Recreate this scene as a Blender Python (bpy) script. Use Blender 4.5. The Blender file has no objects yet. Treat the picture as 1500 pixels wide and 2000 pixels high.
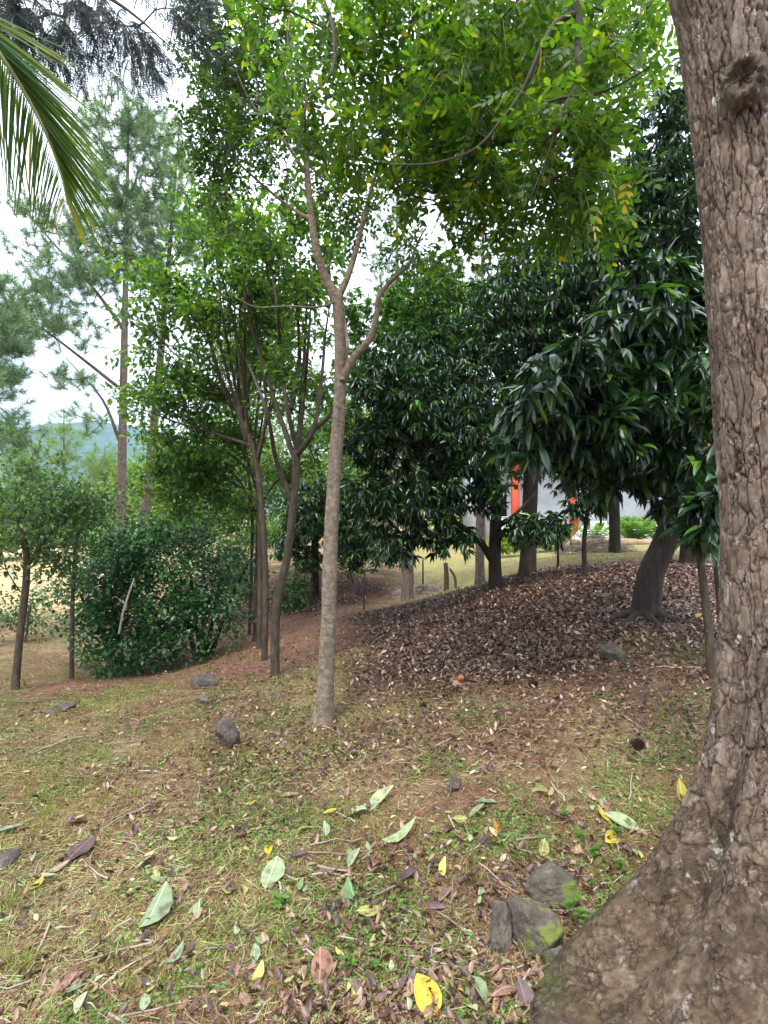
import bpy, math, random
import numpy as np
from mathutils import Vector, Matrix
R = math.radians
rng = np.random.default_rng(7)
random.seed(7)
sc = bpy.context.scene
C = sc.collection

# ------------------------------------------------------------------ camera, sky, sun, exposure
F = 1050.0            # focal length in photograph pixels (photo 1500 x 2000)
EYE = 1.6
cam = bpy.data.cameras.new('camera'); camo = bpy.data.objects.new('camera', cam); C.objects.link(camo)
camo.location = (0, 0, EYE); camo.rotation_euler = (R(90), 0, 0)
cam.sensor_fit = 'VERTICAL'; cam.sensor_height = 24; cam.lens = 24 * F / 2000
cam.clip_start = 0.05; cam.clip_end = 3000
sc.camera = camo
SUN_EL, SUN_AZ = 58, 200     # soft sun behind clouds, high and a little behind the left shoulder
world = bpy.data.worlds.new('World'); sc.world = world; world.use_nodes = True
nt = world.node_tree; nt.nodes.clear()
sky = nt.nodes.new('ShaderNodeTexSky'); sky.sky_type = 'NISHITA'; sky.sun_disc = False
sky.sun_elevation = R(SUN_EL); sky.sun_rotation = R(SUN_AZ); sky.air_density = 1.0; sky.dust_density = 2.0
tc = nt.nodes.new('ShaderNodeTexCoord')
cn = nt.nodes.new('ShaderNodeTexNoise'); cn.inputs['Scale'].default_value = 2.2; cn.inputs['Detail'].default_value = 5
mp = nt.nodes.new('ShaderNodeMapping'); mp.inputs['Scale'].default_value = (1, 1, 2.5)
nt.links.new(tc.outputs['Generated'], mp.inputs[0]); nt.links.new(mp.outputs[0], cn.inputs['Vector'])
cr = nt.nodes.new('ShaderNodeValToRGB')
cr.color_ramp.elements[0].position = .3; cr.color_ramp.elements[0].color = (8.6, 9.8, 12.2, 1)
cr.color_ramp.elements[1].position = .75; cr.color_ramp.elements[1].color = (13.5, 13.6, 14.6, 1)
nt.links.new(cn.outputs['Fac'], cr.inputs[0])
sxyz = nt.nodes.new('ShaderNodeSeparateXYZ'); nt.links.new(tc.outputs['Generated'], sxyz.inputs[0])
zr = nt.nodes.new('ShaderNodeValToRGB'); nt.links.new(sxyz.outputs['Z'], zr.inputs[0])   # an overcast sky is brightest overhead
zr.color_ramp.elements[0].position = 0; zr.color_ramp.elements[0].color = (.31, .34, .38, 1)
zr.color_ramp.elements[1].position = .75; zr.color_ramp.elements[1].color = (1.35, 1.35, 1.33, 1)
mz = nt.nodes.new('ShaderNodeMix'); mz.data_type = 'RGBA'; mz.blend_type = 'MULTIPLY'; mz.inputs['Factor'].default_value = 1
nt.links.new(cr.outputs[0], mz.inputs['A']); nt.links.new(zr.outputs[0], mz.inputs['B'])
mx = nt.nodes.new('ShaderNodeMix'); mx.data_type = 'RGBA'; mx.inputs['Factor'].default_value = .86
nt.links.new(sky.outputs[0], mx.inputs['A']); nt.links.new(mz.outputs['Result'], mx.inputs['B'])
bg = nt.nodes.new('ShaderNodeBackground'); bg.inputs['Strength'].default_value = .088
out = nt.nodes.new('ShaderNodeOutputWorld')
nt.links.new(mx.outputs['Result'], bg.inputs[0]); nt.links.new(bg.outputs[0], out.inputs[0])
sun = bpy.data.lights.new('sun', 'SUN'); sun.energy = 1.5; sun.angle = R(10); sun.color = (1, .96, .9)
suno = bpy.data.objects.new('sun', sun); C.objects.link(suno)
a = R(SUN_AZ); e = R(SUN_EL)
sd = Vector((math.sin(a) * math.cos(e), math.cos(a) * math.cos(e), math.sin(e)))
suno.rotation_euler = sd.to_track_quat('Z', 'Y').to_euler()
sc.view_settings.view_transform = 'Standard'; sc.view_settings.look = 'None'
sc.view_settings.exposure = 1.48; sc.view_settings.gamma = 1
sc.view_settings.use_curve_mapping = False
cy = sc.cycles
cy.use_denoising = True; cy.max_bounces = 7; cy.diffuse_bounces = 4; cy.glossy_bounces = 2
cy.transmission_bounces = 4; cy.transparent_max_bounces = 4; cy.use_adaptive_sampling = True
cy.adaptive_threshold = .015; cy.caustics_reflective = False; cy.caustics_refractive = False

# ------------------------------------------------------------------ maths helpers
def W(px, py, d):
    "photo direction (px, py) followed to distance d in front of the viewer"
    return np.array([(px - 750) / F * d, d, EYE - (py - 1000) / F * d])

def _hash(i, j, k, s):
    n = (i * 374761393 + j * 668265263 + k * 2147483647 + s * 144665) & 0xffffffff
    n = ((n ^ (n >> 13)) * 1274126177) & 0xffffffff
    n = ((n ^ (n >> 16)) * 2246822519) & 0xffffffff
    return ((n >> 8) & 0xffff) / 65535.0

def vnoise(P, s=0):
    P = np.asarray(P, float); I = np.floor(P).astype(np.int64); f = P - I
    f = f * f * (3 - 2 * f); r = 0
    for a in (0, 1):
        for b in (0, 1):
            for c in (0, 1):
                w = (f[..., 0] if a else 1 - f[..., 0]) * (f[..., 1] if b else 1 - f[..., 1]) * (f[..., 2] if c else 1 - f[..., 2])
                r = r + w * _hash(I[..., 0] + a, I[..., 1] + b, I[..., 2] + c, s)
    return r

def fbm(P, o=4, s=0):
    P = np.asarray(P, float); r = 0; a = .5; t = 0
    for i in range(o):
        r = r + a * vnoise(P * 2 ** i + 17.3 * i, s + i); t += a; a *= .5
    return r / t

def unit(v):
    return v / np.maximum(np.linalg.norm(v, axis=-1, keepdims=True), 1e-9)

def rand_dir(n):
    return unit(rng.normal(size=(n, 3)))

# ------------------------------------------------------------------ terrain heights
CP = []
def cp(px, py, d): p = W(px, py, d); CP.append((p[0], p[1], p[2]))
for x in (-6, -3, 0, 3): CP.append((x, -3, 0.0))
for x, z in ((-4.5, -.12), (-2, -.03), (0, 0), (1.5, .04), (3.2, .12)): CP.append((x, .8, z))
for px, py, d in [(750, 1730, 2.3), (1400, 1700, 2.45), (630, 1412, 4.15), (440, 1462, 3.75), (535, 1325, 6.0), (517, 1290, 6.8), (505, 1265, 7.6),
        (495, 1250, 8.4), (405, 1340, 5.6), (120, 1388, 4.7), (30, 1345, 6.0), (140, 1325, 6.8), (310, 1312, 7.6), (245, 1300, 8.0), (60, 1230, 11),
        (30, 1180, 16), (60, 1130, 25), (40, 1090, 42), (-200, 1180, 16), (-300, 1320, 6), (-500, 1120, 30), (230, 1090, 42), (300, 1180, 13),
        (620, 1185, 10.8), (560, 1190, 11.5), (620, 1112, 14), (700, 1122, 14.5), (520, 1120, 15), (450, 1043, 26), (700, 1045, 30), (705, 1195, 9.2), (795, 1172, 11),
        (875, 1150, 12.5), (1000, 1085, 18), (1150, 1062, 20), (1350, 1058, 20), (870, 1060, 27), (1150, 1040, 40), (900, 1030, 45), (1600, 1055, 22),
        (1145, 1125, 7.3), (1030, 1122, 8.4), (968, 1148, 7.9), (1350, 1100, 8.5), (1240, 1097, 9.3), (830, 1183, 8.6), (905, 1152, 9.3),
        (1260, 1203, 5.4), (1400, 1325, 3.9), (1195, 1285, 4.5), (900, 1310, 5.0), (760, 1245, 6.4), (1000, 1240, 5.9), (1000, 1310, 4.8), (1300, 1385, 3.6),
        (1600, 1150, 7.0), (1750, 1300, 4.5), (1100, 1085, 12), (1400, 1080, 12), (850, 1400, 4.0), (1100, 1500, 3.1), (300, 1600, 2.9), (60, 1500, 3.6),
        (750, 1330, 4.9), (640, 1300, 5.6)]:
    cp(px, py, d)
for x, y, z in ((-40, 60, -2.6), (40, 60, .8), (0, 60, -.6), (-40, 20, -2.4), (40, 15, 1.6), (-30, -5, -1), (30, -5, .5), (12, 3, .7), (-12, 1, -.6)): CP.append((x, y, z))
CP = np.array(CP)
def _phi(r): return np.sqrt(r * r + .35)
_xy = CP[:, :2]
_A = _phi(np.linalg.norm(_xy[:, None] - _xy[None], axis=2)) + 0 * np.eye(len(CP))
_A = _A - .01 * np.eye(len(CP))
_Q = np.c_[np.ones(len(CP)), _xy]
_M = np.block([[_A, _Q], [_Q.T, np.zeros((3, 3))]])
_w = np.linalg.solve(_M, np.r_[CP[:, 2], 0, 0, 0])
def height(x, y):
    x = np.asarray(x, float); y = np.asarray(y, float); sh = x.shape
    x = x.ravel(); y = y.ravel(); q = np.c_[np.clip(x, -40, 40), np.clip(y, -5, 60)]; z = np.empty(len(x))
    for i in range(0, len(x), 20000):
        s = slice(i, i + 20000)
        z[s] = _phi(np.linalg.norm(q[s, None] - _xy[None], axis=2)) @ _w[:-3] + _w[-3] + q[s] @ _w[-2:]
    z = z + .05 * (fbm(np.c_[x * .9, y * .9, 0 * x], 3, 3) - .5) + .022 * (fbm(np.c_[x * 7, y * 7, 0 * x], 2, 5) - .5)
    return z.reshape(sh)
def G(px, d):
    x = (px - 750) / F * d
    return np.array([x, d, float(height(np.array([x]), np.array([d]))[0])])
def hit(px, py):
    "point of the ground seen in direction (px, py)"
    ds = np.geomspace(1.1, 40, 260)
    x = (px - 750) / F * ds; z = EYE - (py - 1000) / F * ds
    g = height(x, ds); k = np.nonzero(z <= g)[0]
    d = ds[k[0]] if len(k) else 30.
    return np.array([(px - 750) / F * d, d, float(height(np.array([(px - 750) / F * d]), np.array([d]))[0])])
def gnormal(x, y):
    e = .06
    n = np.stack([-(height(x + e, y) - height(x - e, y)) / (2 * e), -(height(x, y + e) - height(x, y - e)) / (2 * e), np.ones_like(x)], -1)
    return unit(n)
def litter_mask(x, y):
    "how much brown leaf litter lies at a place (1 = mound under the mango trees)"
    yf = 3.7 + 1.6 * np.clip((1.6 - x) / 2.2, 0, 1); m1 = np.clip((y - yf + .4) / 2.0, 0, 1) * np.clip((9.9 - y) / 1.2, 0, 1) * np.clip((x + .9) / 1.0, 0, 1)
    m2 = np.exp(-(((x + 1.9) / 2.2) ** 2 + ((y - 12.6) / 2.6) ** 2) ** 2)
    n = fbm(np.stack([x * .8, y * .8, 0 * x], -1), 3, 11)
    return np.clip((np.maximum(m1, m2) + (n - .5) * 1.1 - .1) * 1.4, 0, 1) * (np.maximum(m1, m2) > .01)
def red_mask(x, y):
    m = np.exp(-(((x + 1.5) / 1.8) ** 2 + ((y - 8.2) / 2.6) ** 2) ** 2) + .4 * np.exp(-(((x + 3.2) / 2.6) ** 2 + ((y - 6.6) / 1.3) ** 2) ** 2)
    n = fbm(np.stack([x * 1.1, y * 1.1, 0 * x], -1), 3, 12)
    return np.clip((m + (n - .5) * .8 - .2) * 1.6, 0, 1)

# ------------------------------------------------------------------ mesh helpers
def make_mesh(name, V, loops, totals, mat, rnd=None, smooth=False, extra=None):
    me = bpy.data.meshes.new(name)
    V = np.ascontiguousarray(V, np.float32); loops = np.ascontiguousarray(loops, np.int32); totals = np.ascontiguousarray(totals, np.int32)
    me.vertices.add(len(V)); me.vertices.foreach_set('co', V.ravel())
    me.loops.add(len(loops)); me.loops.foreach_set('vertex_index', loops)
    me.polygons.add(len(totals)); st = np.zeros(len(totals), np.int32); st[1:] = np.cumsum(totals)[:-1]
    me.polygons.foreach_set('loop_start', st); me.polygons.foreach_set('loop_total', totals)
    if smooth: me.polygons.foreach_set('use_smooth', np.ones(len(totals), bool))
    me.update(calc_edges=True)
    if rnd is not None:
        at = me.attributes.new('rnd', 'FLOAT', 'POINT'); at.data.foreach_set('value', np.ascontiguousarray(rnd, np.float32))
    for k, v in (extra or {}).items():
        at = me.attributes.new(k, 'FLOAT', 'POINT'); at.data.foreach_set('value', np.ascontiguousarray(v, np.float32))
    if mat: me.materials.append(mat)
    return me

def link(name, me, parent=None, loc=None):
    o = bpy.data.objects.new(name, me); C.objects.link(o)
    if parent is not None: o.parent = parent
    if loc is not None: o.location = loc
    return o

def thing(name, label, cat, loc, group=None):
    o = bpy.data.objects.new(name, None); C.objects.link(o); o.location = loc; o.empty_display_size = .1
    o['label'] = label; o['category'] = cat
    if group: o['group'] = group
    return o

def tag(o, label=None, cat=None, group=None, kind=None):
    if label: o['label'] = label
    if cat: o['category'] = cat
    if group: o['group'] = group
    if kind: o['kind'] = kind
    return o

class Geo:
    "collects pieces of geometry into one mesh"
    def __init__(s): s.V = []; s.L = []; s.T = []; s.R = []; s.n = 0
    def add(s, V, loops, totals, rnd=None):
        s.V.append(V); s.L.append(np.asarray(loops) + s.n); s.T.append(np.asarray(totals)); s.n += len(V)
        s.R.append(np.full(len(V), rng.random()) if rnd is None else (np.full(len(V), rnd) if np.isscalar(rnd) else rnd))
    def box(s, c, size, rot=None, rnd=None):
        v = np.array([(x, y, z) for x in (-.5, .5) for y in (-.5, .5) for z in (-.5, .5)]) * np.array(size)
        if rot is not None: v = v @ np.array(rot).T
        s.add(v + np.array(c), [0, 1, 3, 2, 4, 6, 7, 5, 0, 4, 5, 1, 2, 3, 7, 6, 0, 2, 6, 4, 1, 5, 7, 3], [4] * 6, rnd)
    def obj(s, name, mat, parent=None, smooth=False):
        if not s.V: return None
        V = np.concatenate(s.V)
        if parent is not None: V = V - np.array(parent.matrix_world.translation if parent.parent else parent.location)
        me = make_mesh(name, V, np.concatenate(s.L), np.concatenate(s.T), mat, np.concatenate(s.R), smooth)
        return link(name, me, parent)

def resample(pts, rad, step):
    pts = np.array(pts, float); rad = np.array(rad, float)
    P = np.vstack([2 * pts[0] - pts[1], pts, 2 * pts[-1] - pts[-2]]); Rr = np.r_[rad[0], rad, rad[-1]]
    op = []; orr = []
    for i in range(1, len(P) - 2):
        n = max(2, int(np.linalg.norm(P[i + 1] - P[i]) / step))
        for t in np.linspace(0, 1, n, endpoint=False):
            a, b, c, d = P[i - 1], P[i], P[i + 1], P[i + 2]
            op.append(.5 * (2 * b + (c - a) * t + (2 * a - 5 * b + 4 * c - d) * t * t + (3 * b - a - 3 * c + d) * t ** 3))
            orr.append(Rr[i] + (Rr[i + 1] - Rr[i]) * t)
    op.append(P[-2]); orr.append(Rr[-2])
    return np.array(op), np.array(orr)

def tube(g, pts, rad, sides=6, rough=0, rfreq=(9, 2.5), cap=True, rnd=None):
    pts = np.asarray(pts, float); rad = np.asarray(rad, float); n = len(pts)
    T = unit(np.gradient(pts, axis=0)); U = np.zeros((n, 3)); u = np.cross(T[0], [.31, .77, .55]); u /= np.linalg.norm(u)
    for i in range(n):
        u = u - T[i] * (u @ T[i]); u /= np.linalg.norm(u); U[i] = u
    B = np.cross(T, U); th = np.linspace(0, 2 * np.pi, sides, endpoint=False)
    c, s = np.cos(th), np.sin(th)
    rr = np.repeat(rad[:, None], sides, 1)
    if rough:
        al = np.r_[0, np.cumsum(np.linalg.norm(np.diff(pts, axis=0), axis=1))]
        Pn = np.stack([np.broadcast_to(c, (n, sides)) * rfreq[0] * .3, np.broadcast_to(s, (n, sides)) * rfreq[0] * .3, np.repeat((al * rfreq[1])[:, None], sides, 1)], -1)
        rr = rr * (1 + rough * (fbm(Pn, 3, 21) - .5) * 2)
    V = pts[:, None] + rr[..., None] * (c[None, :, None] * U[:, None] + s[None, :, None] * B[:, None])
    idx = np.arange(n * sides).reshape(n, sides)
    q = np.stack([idx[:-1], np.roll(idx[:-1], -1, 1), np.roll(idx[1:], -1, 1), idx[1:]], -1).reshape(-1)
    L = q; Tt = np.full(len(q) // 4, 4)
    if cap: L = np.r_[L, idx[-1]]; Tt = np.r_[Tt, sides]
    g.add(V.reshape(-1, 3), L, Tt, rnd)

def leaf_tpl(ts, ws, fold=.12, droop=.25, wav=0):
    "leaf of length 1 along +Y, midrib folded, tip curving down"
    V = [(0, 0, 0)]; L = []; T = []
    for k, (t, w) in enumerate(zip(ts, ws)):
        z = -droop * t * t + wav * math.sin(k * 2.4)
        V += [(-w, t, z + fold * w * 2), (0, t, z), (w, t, z + fold * w * 2 * (1 - wav * 3))]
    V.append((0, 1, -droop)); m = len(ts)
    L += [0, 2, 1, 0, 3, 2]; T += [3, 3]
    for k in range(m - 1):
        a = 1 + 3 * k; b = a + 3
        L += [a, a + 1, b + 1, b, a + 1, a + 2, b + 2, b + 1]; T += [4, 4]
    a = 1 + 3 * (m - 1); tip = len(V) - 1
    L += [a, a + 1, tip, a + 1, a + 2, tip]; T += [3, 3]
    return np.array(V, float), np.array(L), np.array(T)
LT_MANGO = leaf_tpl((.1, .3, .55, .8), (.08, .135, .135, .075), .22, .38, .022)
def kite(t, w, fold, droop): return np.array([(0, 0, 0), (w, t, fold * w), (0, 1, -droop), (-w, t, fold * w)], float), np.array([0, 1, 2, 0, 2, 3]), np.array([3, 3])
LT_MANGO_S = kite(.42, .13, .6, .3)
LT_OVAL = leaf_tpl((.2, .5, .8), (.17, .24, .17), .08, .1)
LT_OVAL_S = kite(.48, .28, .45, .15)
LT_ROUND = kite(.52, .4, .4, .1)
LT_NEEDLE = (np.array([(-.5, 0, 0), (.5, 0, 0), (0, 1, -.15)]), np.array([0, 1, 2]), np.array([3]))
LT_BLADE = (np.array([(-.5, 0, 0), (.5, 0, 0), (.35, .55, .0), (-.3, .55, 0.0), (0, 1, -.25)]), np.array([0, 1, 2, 3, 3, 2, 4]), np.array([4, 3]))
LT_LITTER = leaf_tpl((.28, .7), (.19, .17), .3, -.35)
LT_FALLEN = leaf_tpl((.12, .35, .65, .88), (.1, .2, .21, .11), .1, -.12, .025)

class Leaves:
    def __init__(s): s.o = []; s.d = []; s.n = []; s.s = []; s.w = []
    def add(s, o, d, n, sz, w=1.):
        k = len(o); s.o.append(o); s.d.append(unit(d)); s.n.append(n); s.s.append(np.broadcast_to(sz, (k,)).astype(float)); s.w.append(np.broadcast_to(w, (k,)).astype(float))
    def cat(s):
        o = np.concatenate(s.o); d = np.concatenate(s.d); n = np.concatenate(s.n); sz = np.concatenate(s.s); w = np.concatenate(s.w)
        X = unit(np.cross(d, n)); N = np.cross(X, d)
        return o, d, X, N, sz, w

def bake_leaves(name, LV, tpl, mat, parent, keep=None, rnd=None, bias=0):
    o, d, X, N, sz, w = LV.cat() if isinstance(LV, Leaves) else LV
    if keep is not None: o, d, X, N, sz, w = (q[keep] for q in (o, d, X, N, sz, w))
    V, L, T = tpl; k = len(o); nv = len(V)
    if rnd is None: rnd = np.clip(rng.random(k) + bias, 0, 1)
    P = o[:, None] + sz[:, None, None] * (V[None, :, 0:1] * w[:, None, None] * X[:, None] + V[None, :, 1:2] * d[:, None] + V[None, :, 2:3] * N[:, None])
    P = P.reshape(-1, 3)
    if parent is not None: P = P - np.array(parent.location)
    loops = (L[None] + (np.arange(k) * nv)[:, None]).ravel()
    me = make_mesh(name, P, loops, np.tile(T, k), mat, np.repeat(rnd, nv), smooth=len(V) > 12)
    return link(name, me, parent)

def tree_leaves(parent, LV, tpl, mat, n_ind=0, name='foliage', leafname='leaf', bias=0):
    "nearest leaves in view become leaf parts of their own, the rest one mass"
    data = LV.cat(); o, d, X, N, sz, w = data
    keep = np.ones(len(o), bool)
    if n_ind:
        u = o[:, 0] / o[:, 1] * F + 750; v = 1000 - (o[:, 2] - EYE) / o[:, 1] * F
        vis = (o[:, 1] > .5) & (u > 5) & (u < 1330) & (v > 5) & (v < 1995)
        score = np.where(vis, sz / np.maximum(o[:, 1], .3), 0)
        pick = np.argsort(-score)[:n_ind]; keep[pick] = False
        base = []
        for k in range(5):
            me = make_mesh(leafname, tpl[0], tpl[1], tpl[2], mat, np.full(len(tpl[0]), min(1, max(0, .1 + .2 * k + bias))), smooth=True); base.append(me)
        pl = Vector(parent.location)
        for j, i in enumerate(pick):
            ob = bpy.data.objects.new(leafname, base[j % 5]); C.objects.link(ob); ob.parent = parent
            Mx = Matrix(((X[i, 0] * sz[i] * w[i], d[i, 0] * sz[i], N[i, 0] * sz[i], o[i, 0] - pl.x), (X[i, 1] * sz[i] * w[i], d[i, 1] * sz[i], N[i, 1] * sz[i], o[i, 1] - pl.y),
                         (X[i, 2] * sz[i] * w[i], d[i, 2] * sz[i], N[i, 2] * sz[i], o[i, 2] - pl.z), (0, 0, 0, 1)))
            ob.matrix_local = Mx
    ob = bake_leaves(name, data, tpl, mat, parent, keep, bias=bias)
    if n_ind: ob['kind'] = 'stuff'
    return ob

def blobs(bl, n, shell=.45):
    "n points spread through ellipsoids given as (px, py, d, half width px, half height px, half depth m)"
    bl = np.array(bl, float); vol = bl[:, 3] * bl[:, 4] * bl[:, 5] * bl[:, 2] ** 2; c = rng.choice(len(bl), n, p=vol / vol.sum()); b = bl[c]
    dr = rand_dir(n) * (rng.random(n) ** shell)[:, None]
    cx = (b[:, 0] - 750) / F * b[:, 2]; cz = EYE - (b[:, 1] - 1000) / F * b[:, 2]
    return np.stack([cx + dr[:, 0] * b[:, 3] / F * b[:, 2], b[:, 2] + dr[:, 1] * b[:, 5], cz + dr[:, 2] * b[:, 4] / F * b[:, 2]], 1)

def grow(skel, targets, r0=.004, step=.18, up=.4, jit=.035, expo=2.2, rmax=.05):
    "branches from given limbs to every target; returns chains of points with radii"
    nodes = []; par = []; src = []
    for pts in skel:
        for p in pts: nodes.append(p); par.append(-1); src.append(0)
    nodes = list(nodes); n0 = len(nodes)
    A = np.zeros((n0 + len(targets) * 40, 3)); A[:n0] = np.array(nodes); cnt = n0
    dist0 = np.min(np.linalg.norm(targets[:, None] - A[None, :n0], axis=2), axis=1)
    dirs = np.zeros_like(A); parents = np.full(len(A), -1); tips = []
    for ti in np.argsort(dist0):
        t = targets[ti]; dv = t - A[:cnt]; dd = np.linalg.norm(dv, axis=1)
        cost = dd + up * np.maximum(0, -dv[:, 2]) + .3 * dd * (1 - (dv * dirs[:cnt]).sum(1) / np.maximum(dd, 1e-6))
        k = int(np.argmin(cost)); a0 = A[k]; L = dd[k]
        m = max(1, min(30, int(L / step))); mid = (a0 + t) / 2 + dirs[k] * L * .25 + np.array([0, 0, .06 * L]) + rng.normal(size=3) * L * .05
        prev = k
        for q in range(1, m + 1):
            s = q / m; p = (1 - s) ** 2 * a0 + 2 * s * (1 - s) * mid + s * s * t
            if q < m: p = p + rng.normal(size=3) * jit * min(1, L)
            A[cnt] = p; parents[cnt] = prev; v = p - A[prev]; nv = np.linalg.norm(v); dirs[cnt] = v / max(nv, 1e-6); prev = cnt; cnt += 1
            if cnt >= len(A) - 50: break
        tips.append((ti, dirs[prev].copy()))
        if cnt >= len(A) - 50: break
    ar = np.zeros(cnt); nchild = np.zeros(cnt, int)
    for i in range(cnt - 1, n0 - 1, -1):
        if nchild[i] == 0: ar[i] = r0 ** expo
        p = parents[i]
        if p >= 0: ar[p] += ar[i]; nchild[p] += 1
    rad = np.minimum(ar ** (1 / expo), rmax)
    best = {}
    for i in range(n0, cnt):
        p = parents[i]
        if p not in best or rad[i] > rad[best[p]]: best[p] = i
    chains = []; 
    for i in range(n0, cnt):
        p = parents[i]
        if p < n0 or best[p] != i:
            ch = [p, i]; c = i
            while c in best: c = best[c]; ch.append(c)
            rr = rad[ch].copy(); rr[0] = rr[1]; rr[-1] *= .6
            chains.append((A[ch], rr))
    td = np.zeros_like(targets)
    for ti, v in tips: td[ti] = v
    return chains, td

# ------------------------------------------------------------------ materials
def mat_new(name):
    m = bpy.data.materials.new(name); m.use_nodes = True; nt = m.node_tree; nt.nodes.clear()
    return m, nt, nt.nodes.new('ShaderNodeOutputMaterial')
def nd(nt, t, **kw):
    n = nt.nodes.new('ShaderNode' + t)
    for k, v in kw.items(): n.inputs[k.replace('_', ' ')].default_value = v
    return n
def ramp(nt, fac, stops):
    r = nt.nodes.new('ShaderNodeValToRGB'); el = r.color_ramp.elements
    while len(el) < len(stops): el.new(.5)
    for e_, (p, c) in zip(el, stops): e_.position = p; e_.color = (*c, 1)
    nt.links.new(fac, r.inputs[0]); return r.outputs[0]
def mixc(nt, f, a, b, mode='MIX'):
    m = nt.nodes.new('ShaderNodeMix'); m.data_type = 'RGBA'; m.blend_type = mode
    for s, v in (('Factor', f), ('A', a), ('B', b)):
        if hasattr(v, 'node'): nt.links.new(v, m.inputs[s])
        elif s == 'Factor': m.inputs[s].default_value = v
        else: m.inputs[s].default_value = (*v, 1)
    return m.outputs['Result']
def attr(nt, n='rnd'):
    a_ = nt.nodes.new('ShaderNodeAttribute'); a_.attribute_name = n; return a_.outputs['Fac']
def coords(nt, scale=(1, 1, 1)):
    t = nt.nodes.new('ShaderNodeTexCoord'); m = nt.nodes.new('ShaderNodeMapping'); m.inputs['Scale'].default_value = scale
    nt.links.new(t.outputs['Object'], m.inputs[0]); return m.outputs[0]
def noise(nt, vec, scale, detail=4, rough=.6):
    n = nd(nt, 'TexNoise', Scale=scale, Detail=detail, Roughness=rough); nt.links.new(vec, n.inputs['Vector']); return n.outputs['Fac']

def leaf_mat(name, stops, rough=.45, trans=.35, tcol=1.6, spec=.5, spots=0):
    m, nt, out = mat_new(name)
    col = ramp(nt, attr(nt), stops)
    v = coords(nt)
    col = mixc(nt, noise(nt, v, 1.1, 2), mixc(nt, 1, col, (.68, .68, .66), 'MULTIPLY'), mixc(nt, 1, col, (1.22, 1.2, 1.1), 'MULTIPLY'))
    if spots:
        f = ramp(nt, noise(nt, v, 60, 2), [(.68, (0, 0, 0)), (.74, (1, 1, 1))]); col = mixc(nt, f, col, (.12, .07, .025))
    p = nd(nt, 'BsdfPrincipled', Roughness=rough); p.inputs['Specular IOR Level'].default_value = spec
    nt.links.new(col, p.inputs['Base Color'])
    tr = nt.nodes.new('ShaderNodeBsdfTranslucent')
    nt.links.new(mixc(nt, 1, col, (tcol, tcol * 1.05, tcol * .45), 'MULTIPLY'), tr.inputs[0])
    ms = nt.nodes.new('ShaderNodeMixShader'); ms.inputs[0].default_value = trans
    nt.links.new(p.outputs[0], ms.inputs[1]); nt.links.new(tr.outputs[0], ms.inputs[2]); nt.links.new(ms.outputs[0], out.inputs[0])
    return m

def bark_mat(name, dark, mid, light, lichen=(.42, .43, .38), lich=.62, vs=1., bump=.6, scale=(1, 1, .25), ring=0, moss=0):
    m, nt, out = mat_new(name); v = coords(nt, scale); v1 = coords(nt)
    n1 = noise(nt, v, 26 * vs, 6, .7); n2 = noise(nt, v1, 7, 4, .65); n3 = noise(nt, v1, 34, 5, .75)
    col = ramp(nt, n1, [(.3, dark), (.52, mid), (.75, light)])
    col = mixc(nt, n2, mixc(nt, 1, col, (.72, .7, .68), 'MULTIPLY'), mixc(nt, 1, col, (1.25, 1.22, 1.18), 'MULTIPLY'))
    f = ramp(nt, n3, [(lich, (0, 0, 0)), (lich + .07, (1, 1, 1))]); col = mixc(nt, f, col, lichen)
    if moss:
        g = nt.nodes.new('ShaderNodeNewGeometry'); sx = nt.nodes.new('ShaderNodeSeparateXYZ'); nt.links.new(g.outputs['Position'], sx.inputs[0])
        mr = nt.nodes.new('ShaderNodeMapRange'); mr.inputs[1].default_value = .75; mr.inputs[2].default_value = .0; nt.links.new(sx.outputs['Z'], mr.inputs[0])
        mm = nt.nodes.new('ShaderNodeMath'); mm.operation = 'MULTIPLY'; nt.links.new(mr.outputs[0], mm.inputs[0]); nt.links.new(n2, mm.inputs[1])
        col = mixc(nt, ramp(nt, mm.outputs[0], [(.28, (0, 0, 0)), (.5, (.75, .75, .75))]), col, (.075, .085, .025))
    p = nd(nt, 'BsdfPrincipled', Roughness=.88); p.inputs['Specular IOR Level'].default_value = .25
    nt.links.new(col, p.inputs['Base Color'])
    hgt = n1
    if ring:
        wv = nd(nt, 'TexWave', Scale=9., Distortion=6., Detail=3.); wv.bands_direction = 'Z'; nt.links.new(v1, wv.inputs['Vector'])
        ad = nt.nodes.new('ShaderNodeMath'); ad.operation = 'MULTIPLY_ADD'; nt.links.new(wv.outputs['Fac'], ad.inputs[0]); ad.inputs[1].default_value = ring; nt.links.new(n1, ad.inputs[2]); hgt = ad.outputs[0]
    b = nd(nt, 'Bump', Strength=bump, Distance=.012); nt.links.new(hgt, b.inputs['Height']); nt.links.new(b.outputs[0], p.inputs['Normal'])
    nt.links.new(p.outputs[0], out.inputs[0]); return m

def plain(name, c, rough=.8, c2=None, ns=8, bump=0, spec=.3, metal=0):
    m, nt, out = mat_new(name); v = coords(nt); n = noise(nt, v, ns, 6, .65)
    c2 = c2 or tuple(x * .75 for x in c)
    p = nd(nt, 'BsdfPrincipled', Roughness=rough); p.inputs['Specular IOR Level'].default_value = spec
    nt.links.new(ramp(nt, n, [(.35, c2), (.65, c)]), p.inputs['Base Color'])
    if bump:
        b = nd(nt, 'Bump', Strength=bump, Distance=.02); nt.links.new(n, b.inputs['Height']); nt.links.new(b.outputs[0], p.inputs['Normal'])
    nt.links.new(p.outputs[0], out.inputs[0]); return m

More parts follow.
